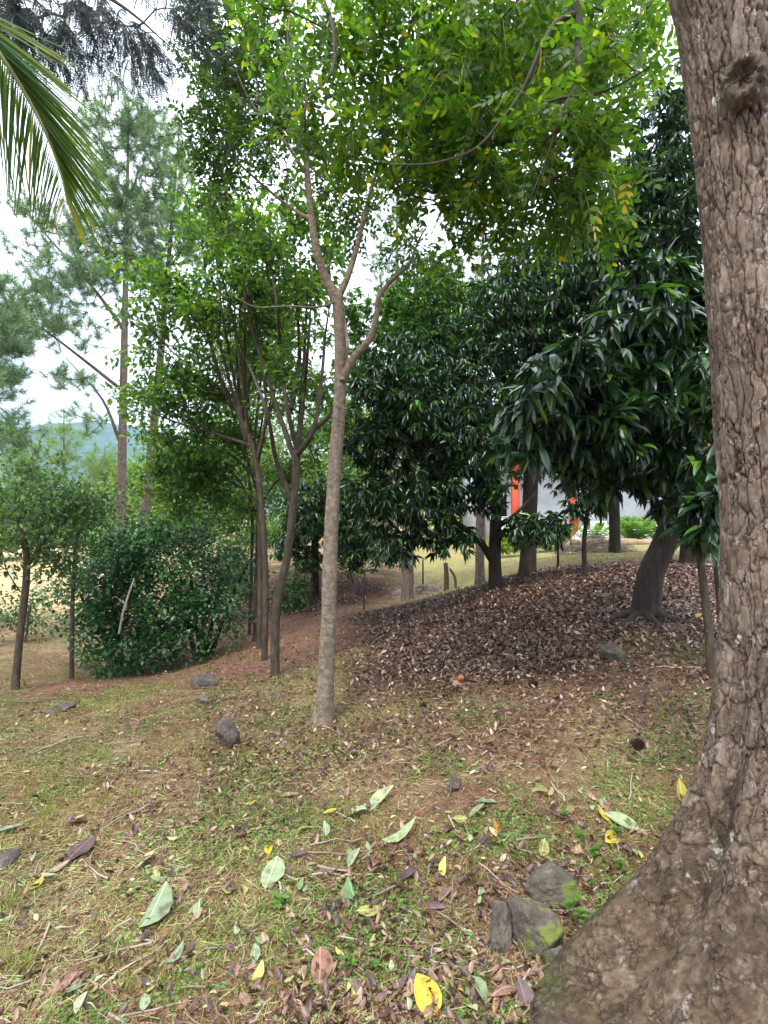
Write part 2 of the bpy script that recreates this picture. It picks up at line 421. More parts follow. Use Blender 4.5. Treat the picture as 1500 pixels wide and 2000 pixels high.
M = {}
M['canopy'] = leaf_mat('canopy_leaf', [(0, (.032, .08, .013)), (.45, (.056, .135, .016)), (.85, (.10, .19, .018)), (.97, (.17, .22, .022)), (1, (.4, .33, .02))], .45, .5, 2.05, .4, 1)
M['slender'] = leaf_mat('slender_leaf', [(0, (.03, .07, .018)), (.6, (.055, .12, .022)), (1, (.10, .19, .025))], .45, .4, 1.7)
M['rowleaf'] = leaf_mat('row_leaf', [(0, (.035, .095, .024)), (.55, (.065, .16, .03)), (.88, (.12, .235, .032)), (1, (.22, .3, .04))], .42, .42, 1.7)
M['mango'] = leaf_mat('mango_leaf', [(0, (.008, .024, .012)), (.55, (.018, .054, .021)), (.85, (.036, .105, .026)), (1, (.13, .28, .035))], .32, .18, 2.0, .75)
M['lightmango'] = leaf_mat('light_green_leaf', [(0, (.04, .11, .02)), (.6, (.07, .17, .028)), (1, (.13, .25, .03))], .35, .35, 1.7)
M['shrub'] = leaf_mat('shrub_leaf', [(0, (.018, .065, .024)), (.65, (.035, .125, .034)), (.93, (.07, .2, .04)), (1, (.14, .3, .05))], .33, .25, 1.7, .7)
M['lefttree'] = leaf_mat('left_tree_leaf', [(0, (.03, .08, .028)), (.7, (.06, .135, .035)), (1, (.11, .2, .04))], .45, .35, 1.6)
M['pine'] = leaf_mat('pine_needle', [(0, (.1, .2, .12)), (.6, (.19, .31, .18)), (.97, (.3, .4, .23)), (1, (.3, .24, .1))], .55, .3, 1.3)
M['farpine'] = leaf_mat('far_pine_needle', [(0, (.13, .24, .08)), (1, (.24, .36, .12))], .6, .35, 1.3)
M['farleaf'] = leaf_mat('far_leaf', [(0, (.09, .18, .04)), (.6, (.15, .26, .05)), (1, (.24, .34, .07))], .6, .35, 1.4)
M['palm'] = leaf_mat('palm_leaflet', [(0, (.05, .12, .03)), (.6, (.1, .2, .045)), (.9, (.19, .24, .04)), (1, (.4, .34, .06))], .4, .5, 1.6)
M['feather'] = leaf_mat('feathery_leaf', [(0, (.04, .05, .07)), (1, (.06, .09, .085))], .55, .4, 1.4)
M['fern'] = leaf_mat('fern_leaf', [(0, (.08, .2, .03)), (1, (.2, .36, .06))], .5, .4, 1.5)
M['yshrub'] = leaf_mat('yellow_green_leaf', [(0, (.15, .3, .03)), (1, (.4, .5, .05))], .5, .4, 1.4)
M['grass'] = leaf_mat('grass_blade', [(0, (.12, .17, .03)), (.45, (.21, .26, .05)), (.75, (.33, .34, .11)), (1, (.45, .4, .18))], .6, .35, 1.4, .3)
M['clover'] = leaf_mat('ground_cover_leaf', [(0, (.06, .14, .02)), (.6, (.11, .22, .03)), (1, (.2, .3, .06))], .5, .35, 1.5, .4)
M['needle'] = leaf_mat('dry_needle', [(0, (.08, .035, .023)), (.45, (.23, .115, .07)), (.8, (.38, .225, .135)), (1, (.52, .39, .24))], .7, .1, 1.1, .25)
M['litter'] = leaf_mat('dry_leaf', [(0, (.025, .012, .008)), (.48, (.08, .038, .023)), (.8, (.19, .1, .062)), (.94, (.34, .21, .14)), (1, (.52, .41, .34))], .45, .1, 1.1, .6)
M['straw'] = leaf_mat('dead_twig', [(0, (.16, .12, .1)), (1, (.42, .35, .3))], .8, .02, 1)
def flat_leaf(n, c, c2):
    m, nt, out = mat_new(n); t = nt.nodes.new('ShaderNodeTexCoord'); oi = nt.nodes.new('ShaderNodeObjectInfo')
    ad = nt.nodes.new('ShaderNodeVectorMath'); ad.operation = 'MULTIPLY_ADD'; nt.links.new(oi.outputs['Random'], ad.inputs[0]); ad.inputs[1].default_value = (37, 23, 11); nt.links.new(t.outputs['Object'], ad.inputs[2])
    v = ad.outputs[0]; col = ramp(nt, noise(nt, v, 2.2, 4), [(.35, c), (.65, c2)])
    col = mixc(nt, ramp(nt, noise(nt, v, 3.5, 5, .7), [(.47, (0, 0, 0)), (.66, (.85, .85, .85))]), col, tuple(.45 * a_ * b_ for a_, b_ in zip(c, (1.1, .75, .6))))
    col = mixc(nt, oi.outputs['Random'], mixc(nt, 1, col, (.6, .62, .65), 'MULTIPLY'), mixc(nt, 1, col, (1.15, 1.1, 1.0), 'MULTIPLY'))
    sx = nt.nodes.new('ShaderNodeSeparateXYZ'); nt.links.new(t.outputs['Object'], sx.inputs[0])
    ab = nt.nodes.new('ShaderNodeMath'); ab.operation = 'ABSOLUTE'; nt.links.new(sx.outputs['X'], ab.inputs[0])
    col = mixc(nt, ramp(nt, ab.outputs[0], [(0, (.6, .6, .6)), (.018, (0, 0, 0))]), col, tuple(min(1, x_ * 1.5 + .05) for x_ in c2))
    p = nd(nt, 'BsdfPrincipled', Roughness=.5); p.inputs['Specular IOR Level'].default_value = .45; nt.links.new(col, p.inputs['Base Color'])
    tr = nt.nodes.new('ShaderNodeBsdfTranslucent'); nt.links.new(col, tr.inputs[0]); ms = nt.nodes.new('ShaderNodeMixShader'); ms.inputs[0].default_value = .15
    nt.links.new(p.outputs[0], ms.inputs[1]); nt.links.new(tr.outputs[0], ms.inputs[2]); nt.links.new(ms.outputs[0], out.inputs[0]); return m
FL = {'pale': flat_leaf('pale_fallen', (.25, .33, .16), (.36, .43, .25)), 'green': flat_leaf('green_fallen', (.12, .25, .07), (.18, .32, .1)),
      'yellow': flat_leaf('yellow_fallen', (.42, .33, .03), (.52, .42, .04)), 'yellowgreen': flat_leaf('yellowgreen_fallen', (.36, .36, .09), (.45, .45, .14)),
      'brown': flat_leaf('brown_fallen', (.17, .095, .06), (.32, .19, .13)), 'purple': flat_leaf('purple_fallen', (.075, .04, .038), (.17, .095, .085)),
      'orange': flat_leaf('orange_fallen', (.5, .16, .03), (.55, .24, .04)), 'tan': flat_leaf('tan_fallen', (.4, .27, .16), (.5, .36, .2))}
M['bark_big'] = None
M['bark_slender'] = bark_mat('pale_smooth_bark', (.075, .058, .042), (.19, .152, .112), (.32, .27, .21), (.42, .4, .35), .63, 1, .8, (1, 1, 1.1), .06)
M['bark_brown'] = bark_mat('brown_bark', (.034, .027, .018), (.075, .06, .041), (.135, .112, .082), (.3, .29, .24), .64)
M['bark_mango'] = bark_mat('dark_mango_bark', (.018, .014, .011), (.04, .031, .024), (.075, .06, .047), (.16, .16, .14), .68, 1, 1.)
M['bark_pine'] = bark_mat('pine_bark', (.06, .045, .038), (.15, .118, .1), (.25, .21, .185), (.35, .32, .28), .7, 1, 1., (1, 1, .35))
M['twig'] = plain('twig_bark', (.1, .085, .07), .85, (.06, .05, .04), 20)
M['pale_twig'] = plain('pale_twig_bark', (.26, .23, .19), .85, (.16, .13, .11), 20)
M['rock'] = None

# ------------------------------------------------------------------ the setting: ground
def ground_material():
    m, nt, out = mat_new('ground'); v = coords(nt)
    n1 = noise(nt, v, 2.2, 6, .7); n2 = noise(nt, v, 14, 6, .75); n3 = noise(nt, v, 60, 4, .7); n4 = noise(nt, v, .7, 4)
    soil = ramp(nt, n2, [(.3, (.06, .03, .019)), (.5, (.165, .088, .055)), (.7, (.31, .19, .12))])
    thatch = ramp(nt, n3, [(.3, (.12, .105, .045)), (.5, (.26, .23, .11)), (.7, (.42, .37, .21))])
    f = ramp(nt, n1, [(.44, (.05, .05, .05)), (.62, (.75, .75, .75))])
    c = mixc(nt, f, soil, thatch)
    red = ramp(nt, n2, [(.3, (.13, .06, .04)), (.5, (.23, .12, .08)), (.72, (.34, .2, .14))])
    c = mixc(nt, attr(nt, 'red'), c, red)
    lit = ramp(nt, n2, [(.3, (.018, .009, .007)), (.5, (.045, .022, .016)), (.7, (.1, .055, .038))])
    c = mixc(nt, attr(nt, 'litter'), c, lit)
    lawn = ramp(nt, n1, [(.38, (.3, .2, .12)), (.5, (.26, .23, .09)), (.65, (.3, .3, .09)), (.75, (.42, .32, .17))])
    c = mixc(nt, attr(nt, 'lawn'), c, lawn)
    fld = ramp(nt, n4, [(.35, (.42, .31, .16)), (.65, (.55, .41, .22))])
    c = mixc(nt, attr(nt, 'field'), c, fld)
    p = nd(nt, 'BsdfPrincipled', Roughness=.95); p.inputs['Specular IOR Level'].default_value = .1
    nt.links.new(c, p.inputs['Base Color'])
    b = nd(nt, 'Bump', Strength=.9, Distance=.03); ad = nt.nodes.new('ShaderNodeMath'); ad.operation = 'ADD'
    nt.links.new(n2, ad.inputs[0]); nt.links.new(n3, ad.inputs[1]); nt.links.new(ad.outputs[0], b.inputs['Height']); nt.links.new(b.outputs[0], p.inputs['Normal'])
    nt.links.new(p.outputs[0], out.inputs[0]); return m
rs = np.r_[0.02, np.geomspace(.35, 700, 250)]
th = np.concatenate([np.linspace(-48, 48, 330), np.linspace(48, 312, 90)[1:-1]]) * np.pi / 180
RR, TT = np.meshgrid(rs, th, indexing='ij'); gx = RR * np.sin(TT); gy = RR * np.cos(TT); gz = height(gx, gy)
nr, ntt = gx.shape; idx = np.arange(nr * ntt).reshape(nr, ntt)
q = np.stack([idx[:-1], idx[1:], np.roll(idx[1:], -1, 1), np.roll(idx[:-1], -1, 1)], -1).reshape(-1)
X_, Y_ = gx.ravel(), gy.ravel()
field = np.clip((Y_ - 11.5) / 3, 0, 1) * np.clip((-X_ - 4.5 - .12 * (Y_ - 12)) / 3, 0, 1)
field = np.maximum(field, np.clip((Y_ - 19) / 4, 0, 1) * np.clip((-X_ + 1) / 3, 0, 1) * .35)
lawn = np.clip((Y_ - 9.5) / 1.5, 0, 1) * np.clip((X_ - .3) / 1, 0, 1)
me = make_mesh('ground', np.stack([X_, Y_, gz.ravel()], 1), q, np.full(len(q) // 4, 4), ground_material(), None, True,
               {'litter': litter_mask(X_, Y_) * (1 - lawn * .8), 'red': red_mask(X_, Y_), 'field': field, 'lawn': lawn})
tag(link('ground', me), 'sloping ground of soil, thatch and mown grass', None, None, 'structure')

# far wooded hill
def hill():
    n, k = 260, 60
    u = np.linspace(-1, 1, n); v = np.linspace(0, 1, k); U, Vv = np.meshgrid(u, v, indexing='ij')
    x = -300 + U * 420; y = 420 + Vv * 260
    crest = 96 * np.exp(-((x + 330) / 190) ** 2) + 60 * np.exp(-((x + 560) / 120) ** 2) + 14
    z = crest * np.sin(np.pi * np.clip(Vv * 1.0, 0, 1) * .55) ** .8 - 6
    z = z + 14 * (fbm(np.stack([x / 60, y / 60, 0 * x], -1), 3, 31) - .5) + 6 * (fbm(np.stack([x / 9, y / 9, 0 * x], -1), 3, 33) - .5) * (Vv > .02)
    idx = np.arange(n * k).reshape(n, k); q = np.stack([idx[:-1, :-1], idx[1:, :-1], idx[1:, 1:], idx[:-1, 1:]], -1).reshape(-1)
    me = make_mesh('hill', np.stack([x, y, z], -1).reshape(-1, 3), q, np.full(len(q) // 4, 4), plain('hill_forest', (.04, .10, .09), .95, (.02, .06, .05), .12, .8), None, True)
    tag(link('hill', me), 'distant wooded hill on the skyline', None, None, 'structure')
hill()

# ------------------------------------------------------------------ foreground tree on the right
def big_bark_material():
    m, nt, out = mat_new('plated_bark'); v = coords(nt, (1, 1, .5)); v1 = coords(nt)
    n1 = noise(nt, v, 45, 7, .75); n2 = noise(nt, v1, 5, 4, .6); n3 = noise(nt, v1, 22, 6, .75); n5 = noise(nt, v1, 3.1, 3, .6)
    plate = ramp(nt, attr(nt), [(0, (.10, .072, .05)), (.5, (.165, .125, .09)), (1, (.25, .2, .155))])
    fib = ramp(nt, n1, [(.3, (.55, .5, .46)), (.5, (1, 1, 1)), (.68, (1.55, 1.52, 1.5))])
    c = mixc(nt, 1, plate, fib, 'MULTIPLY')
    c = mixc(nt, attr(nt, 'crack'), c, (.07, .04, .028))
    c = mixc(nt, ramp(nt, n2, [(.45, (0, 0, 0)), (.65, (.85, .85, .85))]), c, mixc(nt, 1, c, (.52, .5, .46), 'MULTIPLY'))
    c = mixc(nt, ramp(nt, n3, [(.57, (0, 0, 0)), (.66, (.8, .8, .8))]), c, (.36, .325, .30))
    c = mixc(nt, ramp(nt, noise(nt, v1, 6.3, 4), [(.67, (0, 0, 0)), (.70, (1, 1, 1))]), c, (.4, .43, .38))
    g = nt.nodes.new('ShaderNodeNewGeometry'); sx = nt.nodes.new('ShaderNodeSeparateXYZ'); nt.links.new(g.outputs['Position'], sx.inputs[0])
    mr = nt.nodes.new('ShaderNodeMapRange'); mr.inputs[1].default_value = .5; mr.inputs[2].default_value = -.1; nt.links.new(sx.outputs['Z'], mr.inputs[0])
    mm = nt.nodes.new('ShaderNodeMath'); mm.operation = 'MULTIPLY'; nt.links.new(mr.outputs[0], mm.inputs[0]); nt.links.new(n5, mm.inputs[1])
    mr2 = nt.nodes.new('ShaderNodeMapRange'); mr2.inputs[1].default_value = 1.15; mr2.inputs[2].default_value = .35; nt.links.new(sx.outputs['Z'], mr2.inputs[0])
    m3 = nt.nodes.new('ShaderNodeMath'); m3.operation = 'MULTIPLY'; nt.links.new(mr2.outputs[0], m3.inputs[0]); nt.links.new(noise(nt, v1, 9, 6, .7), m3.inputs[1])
    c = mixc(nt, ramp(nt, m3.outputs[0], [(.22, (0, 0, 0)), (.5, (.9, .9, .9))]), c, mixc(nt, 1, c, (.5, .45, .33), 'MULTIPLY'))  # shade at the trunk foot painted into the bark, mottled, deepening downwards
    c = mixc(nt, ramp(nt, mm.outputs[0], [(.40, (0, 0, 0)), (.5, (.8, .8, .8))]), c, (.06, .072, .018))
    p = nd(nt, 'BsdfPrincipled', Roughness=.85); p.inputs['Specular IOR Level'].default_value = .3
    nt.links.new(c, p.inputs['Base Color'])
    b = nd(nt, 'Bump', Strength=.7, Distance=.005); nt.links.new(n1, b.inputs['Height'])
    vo = nd(nt, 'TexVoronoi', Scale=40.); vo.feature = 'DISTANCE_TO_EDGE'; wp = nt.nodes.new('ShaderNodeVectorMath'); wp.operation = 'MULTIPLY_ADD'
    nz = nd(nt, 'TexNoise', Scale=18., Detail=4.); nt.links.new(v, nz.inputs['Vector']); nt.links.new(nz.outputs['Color'], wp.inputs[0]); wp.inputs[1].default_value = (.07, .07, .07); mz_ = nt.nodes.new('ShaderNodeMapping'); mz_.inputs['Scale'].default_value = (1, 1, .5); nt.links.new(v, mz_.inputs[0]); nt.links.new(mz_.outputs[0], wp.inputs[2]); nt.links.new(wp.outputs[0], vo.inputs['Vector'])
    vr = ramp(nt, vo.outputs['Distance'], [(0, (0, 0, 0)), (.14, (1, 1, 1))]); msk = ramp(nt, noise(nt, v1, 11, 3), [(.42, (1, 1, 1)), (.58, (.15, .15, .15))]); vr = mixc(nt, msk, vr, (1, 1, 1)); c = mixc(nt, vr, mixc(nt, 1, c, (.55, .47, .42), 'MULTIPLY'), c); nt.links.new(c, p.inputs['Base Color']); b2 = nd(nt, 'Bump', Strength=.8, Distance=.006); nt.links.new(vr, b2.inputs['Height']); nt.links.new(b.outputs[0], b2.inputs['Normal']); nt.links.new(b2.outputs[0], p.inputs['Normal'])
    nt.links.new(p.outputs[0], out.inputs[0]); return m
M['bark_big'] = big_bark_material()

def plates(u, v, s=0, per=30):
    "cells stretched up the stem: returns (edge distance, cell id random)"
    I = np.floor(u).astype(np.int64); J = np.floor(v).astype(np.int64); d1 = np.full(u.shape, 9.); d2 = d1.copy(); cid = np.zeros(u.shape)
    for a in (-1, 0, 1):
        for b in (-1, 0, 1):
            ii, jj = I + a, J + b
            cx = ii + .15 + .7 * _hash(ii % per, jj, 0, s); cyy = jj + .15 + .7 * _hash(ii % per, jj, 1, s)
            d = np.hypot(u - cx, v - cyy); r = _hash(ii % per, jj, 2, s)
            nw = d < d1; d2 = np.where(nw, d1, np.minimum(d2, d)); cid = np.where(nw, r, cid); d1 = np.where(nw, d, d1)
    return d2 - d1, cid

def plates3(P, s=0):
    I = np.floor(P).astype(np.int64); d1 = np.full(P.shape[:-1], 9.); d2 = d1.copy(); cid = np.zeros(P.shape[:-1])
    for a in (-1, 0, 1):
        for b in (-1, 0, 1):
            for c in (-1, 0, 1):
                i_, j_, k_ = I[..., 0] + a, I[..., 1] + b, I[..., 2] + c
                r_ = _hash(i_, j_, k_, s); d = np.sqrt((P[..., 0] - i_ - .1 - .8 * r_) ** 2 + (P[..., 1] - j_ - .1 - .8 * _hash(i_, j_, k_, s + 5)) ** 2 + (P[..., 2] - k_ - .1 - .8 * _hash(i_, j_, k_, s + 9)) ** 2)
                nw = d < d1; d2 = np.where(nw, d1, np.minimum(d2, d)); cid = np.where(nw, r_, cid); d1 = np.where(nw, d, d1)
    return d2 - d1, cid

BX, BY = 1.36, 1.9
def big_trunk():
    base = (BX, BY, float(height(np.array([BX]), np.array([BY]))[0]))
    t = thing('large_tree', 'large rough barked tree with flared roots at the near right, leafy branches overhead', 'tree', base)
    zs = np.r_[np.linspace(-.35, 1.2, 300), np.linspace(1.2, 3.8, 330)[1:], np.linspace(3.8, 5.2, 60)[1:]]; na = 420
    th = np.linspace(0, 2 * np.pi, na, endpoint=False); Z, A = np.meshgrid(zs, th, indexing='ij')
    cx = np.interp(zs, [-.4, .8, 1.6, 2.5, 3.4, 5.2], [BX + .04, BX + .04, 1.395, 1.335, 1.245, 1.04]); cyy = np.interp(zs, [-.4, 5.2], [BY, BY + .05])
    r0 = np.interp(zs, [-.4, 1.6, 3.0, 3.5, 4.3, 5.2], [.17, .163, .163, .17, .15, .12])
    lobes = [(182, .56, 24), (222, .58, 24), (275, .36, 26), (20, .4, 28), (75, .35, 25), (130, .34, 22)]
    lob = 0.14 * np.ones_like(A)
    for c_, a_, w_ in lobes:
        dd = (np.degrees(A) - c_ + 180) % 360 - 180; lob = np.maximum(lob, 0) + 0; lob = np.maximum(lob, a_ * np.exp(-(dd / w_) ** 2))
    zz = np.maximum(Z, -.02)
    rr = r0[:, None] + lob * np.exp(-(np.maximum(zz, 0) / .5) ** 1.3)
    for c_, a_, w_ in ((203, .42, 17), (236, .40, 26), (262, .2, 20)):
        dd = (np.degrees(A) - c_ + 180) % 360 - 180; rr += a_ * np.exp(-(dd / w_) ** 2) * np.exp(-(np.maximum(zz, 0) / .2) ** 1.5)
    rr += .02 * (fbm(np.stack([np.cos(A) * 1.3, np.sin(A) * 1.3, Z * 1.2], -1), 3, 41) - .5) * 2
    rr += .05 * np.exp(-np.maximum(Z, 0) / .35) * (fbm(np.stack([np.cos(A) * 3.2, np.sin(A) * 3.2, Z * 4.5], -1), 3, 43) - .5) * 2
    # swelling where the first limb leaves the trunk
    dd = (np.degrees(A) - 190 + 180) % 360 - 180; rr += .04 * np.exp(-(dd / 40) ** 2) * np.exp(-((Z - 3.6) / .2) ** 2)
    zc_ = np.where(Z > .6, 5.2 * Z, 3.12 + 8 * (Z - .6)); PW = np.stack([rr * np.cos(A), rr * np.sin(A), Z], -1)
    P1 = np.stack([PW[..., 0] * 26, PW[..., 1] * 26, zc_], -1); w1 = fbm(PW * 14, 3, 51) - .5; w2 = fbm(PW * 14 + 9, 3, 52) - .5; w3 = fbm(PW * 30 + 5, 3, 53) - .5
    e1, id1 = plates3(P1 + np.stack([w1, w2, w3], -1) * .9, 1)
    e2, id2 = plates3(P1 * 2.3 + np.stack([w2, w3, w1], -1) * 1.4, 2)
    strength = np.clip(.2 + 1.7 * fbm(PW * 3.5 + 3, 3, 55), .4, 1.4); st2 = np.clip(-.3 + 2.2 * fbm(PW * 5 + 13, 3, 56), 0, 1.1)
    crack1 = np.clip(1 - e1 / (.09 + .07 * np.exp(-np.maximum(Z, 0) / .5)), 0, 1) * strength; crack2 = np.clip(1 - e2 / .18, 0, 1) * st2
    fine = fbm(PW * 70, 4, 57) - .5
    rr += -.009 * crack1 - .003 * crack2 + .004 * (id1 - .5) + .002 * (id2 - .5) + .006 * fine + .02 * np.exp(-np.maximum(Z, 0) / .5) * (fbm(PW * 9, 4, 58) - .5)
    X = cx[:, None] + rr * np.cos(A); Y = cyy[:, None] + rr * np.sin(A)
    Vt = np.stack([X, Y, Z], -1).reshape(-1, 3) - np.array(base)
    n = len(zs); idx = np.arange(n * na).reshape(n, na)
    q = np.stack([idx[:-1], np.roll(idx[:-1], -1, 1), np.roll(idx[1:], -1, 1), idx[1:]], -1).reshape(-1)
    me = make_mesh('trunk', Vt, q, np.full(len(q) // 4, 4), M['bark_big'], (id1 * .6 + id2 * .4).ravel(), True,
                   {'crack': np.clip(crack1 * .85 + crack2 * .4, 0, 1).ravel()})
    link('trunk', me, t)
    # knot of an old limb on the side facing the path
    g = Geo(); kc = np.array([1.168, 1.752, 3.02]); nrm = unit(np.array([-.62, -.78, -.06])); ux = unit(np.cross(nrm, [0, 0, 1])); uz = np.cross(ux, nrm)
    na2 = 72; prof = [(.085, -.03), (.075, -.008), (.066, .004), (.058, .008), (.05, .007), (.044, .001), (.038, -.008), (.03, -.014), (.02, -.016), (.01, -.015), (.002, -.013)]
    V = []
    for r_, h_ in prof:
        for a_ in np.linspace(0, 2 * np.pi, na2, endpoint=False):
            q_ = np.array([[math.cos(a_) * 2, math.sin(a_) * 2, r_ * 30]]); k = 1 + .3 * (float(fbm(q_, 3, 61)[0]) - .5) * 2; kh = .012 * (float(fbm(q_ * 3, 3, 62)[0]) - .5) * 2
            V.append(kc + ux * math.cos(a_) * r_ * k * .8 + uz * math.sin(a_) * r_ * k + nrm * (h_ + kh))
    V = np.array(V); idx = np.arange(len(prof) * na2).reshape(len(prof), na2)
    q = np.stack([idx[:-1], np.roll(idx[:-1], -1, 1), np.roll(idx[1:], -1, 1), idx[1:]], -1).reshape(-1)
    g.add(V, q, np.full(len(q) // 4, 4)); g.obj('knot', bark_mat('knot_bark', (.03, .022, .017), (.09, .07, .05), (.18, .145, .11), vs=1.5, bump=1.), t, True)
    return t
big = big_trunk()

# overhead limbs, drooping into view
def smoothpath(pp, rad, step=.06): return resample([W(*p) for p in pp], rad, step)
def branch_parts(t, limbs, mat, name='limb', sides=9, rough=.06):
    for P_, r_ in limbs:
        g = Geo(); tube(g, P_, r_, sides, rough); g.obj(name, mat, t, True)
def chains_obj(t, chains, mat, name='branches', sides=5):
    g = Geo()
    for P_, r_ in chains: tube(g, P_, r_, sides if r_[0] > .006 else 4, 0, cap=False)
    o = g.obj(name, mat, t, True); o['kind'] = 'stuff'; return o

def pinnate(LV, pts, dirs, k, L, pairs, ll, lw, spread=.8, droop=.35, twigs=None):
    n = len(pts)
    o = np.repeat(pts, k, 0); dr = unit(np.repeat(dirs, k, 0) * .6 + rand_dir(n * k) * spread + np.array([0, 0, -droop]))
    nn = unit(np.array([0, 0, 1]) + rng.normal(size=(n * k, 3)) * .45); X = unit(np.cross(dr, nn)); N = np.cross(X, dr)
    Ls = L * rng.uniform(.7, 1.2, n * k)
    for j in range(pairs):
        f = .15 + .85 * (j + .5) / pairs
        c = o + dr * (Ls * f)[:, None] - np.array([0, 0, 1]) * (Ls * f * f * .25)[:, None]
        for s in (-1, 1):
            d2 = unit(X * s * rng.uniform(.75, 1.05, (n * k, 1)) + dr * .55 + rng.normal(size=(n * k, 3)) * .13 - np.array([0, 0, .12]))
            keep = rng.random(n * k) < .93
            LV.add(c[keep], d2[keep], (N + rng.normal(size=(n * k, 3)) * .25)[keep], (ll * rng.uniform(.75, 1.2, n * k) * (1 - .25 * abs(f - .5)))[keep], lw)
    tip = o + dr * Ls[:, None] - np.array([0, 0, 1]) * (Ls * .25)[:, None]
    LV.add(tip, dr, N, ll * 1.05, lw)
    if twigs is not None:
        for i in range(n * k):
            p = np.array([o[i], o[i] + dr[i] * Ls[i] * .5 - np.array([0, 0, Ls[i] * .0625]), tip[i]])
            tube(twigs, p, np.array([.0018, .0015, .001]), 3, cap=False)

limb_start = np.array([1.02, BY, 4.15])
def P2(*a): return [W(*p) for p in a]
limbs = []
def limb(pts, rad, step=.06): P_, r_ = resample(pts, rad, step); limbs.append((P_, r_)); return P_
A1 = limb([np.array([1.13, BY, 3.62]), np.array([.95, 2.1, 4.2]), W(1120, -60, 2.6), W(1132, 30, 2.6), W(1130, 110, 2.55), W(1137, 150, 2.55), W(1095, 225, 2.55), W(1085, 260, 2.55)], [.055, .04, .026, .022, .02, .018, .013, .006])
A2 = limb([W(1132, 25, 2.6), W(1085, 45, 2.6), W(1050, 110, 2.6), W(1020, 180, 2.65), W(975, 240, 2.7), W(930, 290, 2.7), W(850, 318, 2.75), W(760, 322, 2.8)], [.016, .014, .0125, .011, .009, .007, .005, .003])
A3 = limb([np.array([1.05, BY, 4.1]), np.array([.5, 2.6, 4.9]), W(640, -80, 2.9), W(652, 60, 2.8), W(650, 140, 2.75), W(600, 195, 2.7), W(590, 250, 2.7)], [.035, .03, .02, .012, .01, .006, .003], .1)
A4 = limb([np.array([.95, 2.3, 4.5]), W(900, -100, 3.3), W(800, 60, 3.4), W(770, 160, 3.4)], [.03, .018, .009, .004], .1)
A5 = limb([W(1100, 190, 2.55), W(1160, 185, 2.5), W(1210, 165, 2.4), W(1270, 130, 2.3)], [.008, .007, .005, .003])
A6 = limb([np.array([.95, 2.3, 4.5]), W(1000, -200, 4.0), W(960, 60, 4.2), W(900, 160, 4.2)], [.03, .02, .012, .005], .1)
A7 = limb([W(1090, 245, 2.55), W(1060, 330, 2.6), W(1030, 400, 2.65)], [.007, .004, .003])
branch_parts(big, limbs, M['twig'])
cb = [(640, 60, 2.9, 120, 110, .35), (600, 190, 2.8, 70, 110, .3), (760, 60, 3.2, 150, 130, .5), (800, 210, 3.3, 110, 130, .5), (930, 60, 2.9, 150, 110, .5), (900, 270, 3.0, 150, 120, .5),
      (1010, 330, 2.9, 150, 120, .5), (1120, 210, 2.7, 140, 140, .4), (1240, 120, 2.6, 90, 90, .3), (1140, 360, 3.0, 130, 90, .5), (860, 400, 3.2, 130, 80, .4), (1180, 60, 3.0, 130, 70, .4),
      (500, 20, 3.0, 80, 60, .3), (700, 250, 3.1, 70, 80, .3), (1000, 150, 3.6, 250, 150, .6), (1010, 60, 3.8, 330, 80, .6), (950, 430, 3.1, 90, 60, .3)]
tg = blobs(cb, 780, .5)
ch, td = grow([l[0] for l in limbs], tg, .0022, .15, .1, .02, 2.3, .012)
chains_obj(big, ch, M['twig'], 'twigs')
LV = Leaves(); tw = Geo()
pinnate(LV, tg, td, 4, .18, 4, .053, .95, .9, .25, tw)
tw.obj('leaf_stalks', M['yshrub'], big)['kind'] = 'stuff'
tree_leaves(big, LV, LT_OVAL, M['canopy'], 260)
# a few yellowed leaves on one spray
LV = Leaves(); yp = np.array(P2((1195, 320, 2.5), (1165, 390, 2.6), (1060, 60, 2.5), (1225, 345, 2.7)))
pinnate(LV, yp, np.tile([0, 0, -1.], (4, 1)), 1, .12, 3, .046, 1, .3, .6)
m_y = leaf_mat('yellowed_leaf', [(0, (.45, .42, .03)), (1, (.7, .5, .03))], .5, .4, 1.4)
bake_leaves('yellow_leaves', LV, LT_OVAL, m_y, big)

# ------------------------------------------------------------------ generic broadleaf tree
def stem(t, pp, rad, mat, name='trunk', sides=16, step=.05, rough=.08, flare=0, abs_=False):
    P_, r_ = resample(pp if abs_ else [W(*p) for p in pp], rad, step)
    if flare:
        al = np.r_[0, np.cumsum(np.linalg.norm(np.diff(P_, axis=0), axis=1))]; r_ = r_ * (1 + flare * np.exp(-al / .14))
    g = Geo(); tube(g, P_, r_, sides, rough); g.obj(name, mat, t, True); return P_

def whorl(LV, pts, dirs, k, L, droop=.5, w=1., tmat=None):
    n = len(pts); o = np.repeat(pts, k, 0) - np.repeat(dirs, k, 0) * (rng.random((n * k, 1)) * L * .35)
    ph = rng.random(n * k) * 6.283; h = np.stack([np.cos(ph), np.sin(ph), np.zeros(n * k)], 1)
    d = unit(h * .8 + np.repeat(dirs, k, 0) * .35 + rng.normal(size=(n * k, 3)) * .28 + np.array([0, 0, -1.]) * rng.uniform(droop * -.1, droop * 2.1, (n * k, 1)))
    nn = unit(np.array([0, 0, 1.]) + h * .5 + rng.normal(size=(n * k, 3)) * .3)
    LV.add(o, d, nn, L * rng.uniform(.6, 1.15, n * k), w)
def scatter_small(LV, pts, dirs, k, rad, L, w=1., flat=.5):
    n = len(pts); off = rand_dir(n * k) * (rng.random((n * k, 1)) ** .5) * rad * np.array([1, 1, .75])
    d = unit(off / rad + rand_dir(n * k) * .6 + np.array([0, 0, -.15])); nn = unit(np.array([0, 0, 1.]) + rng.normal(size=(n * k, 3)) * flat)
    LV.add(np.repeat(pts, k, 0) + off, d, nn, L * rng.uniform(.6, 1.2, n * k), w)

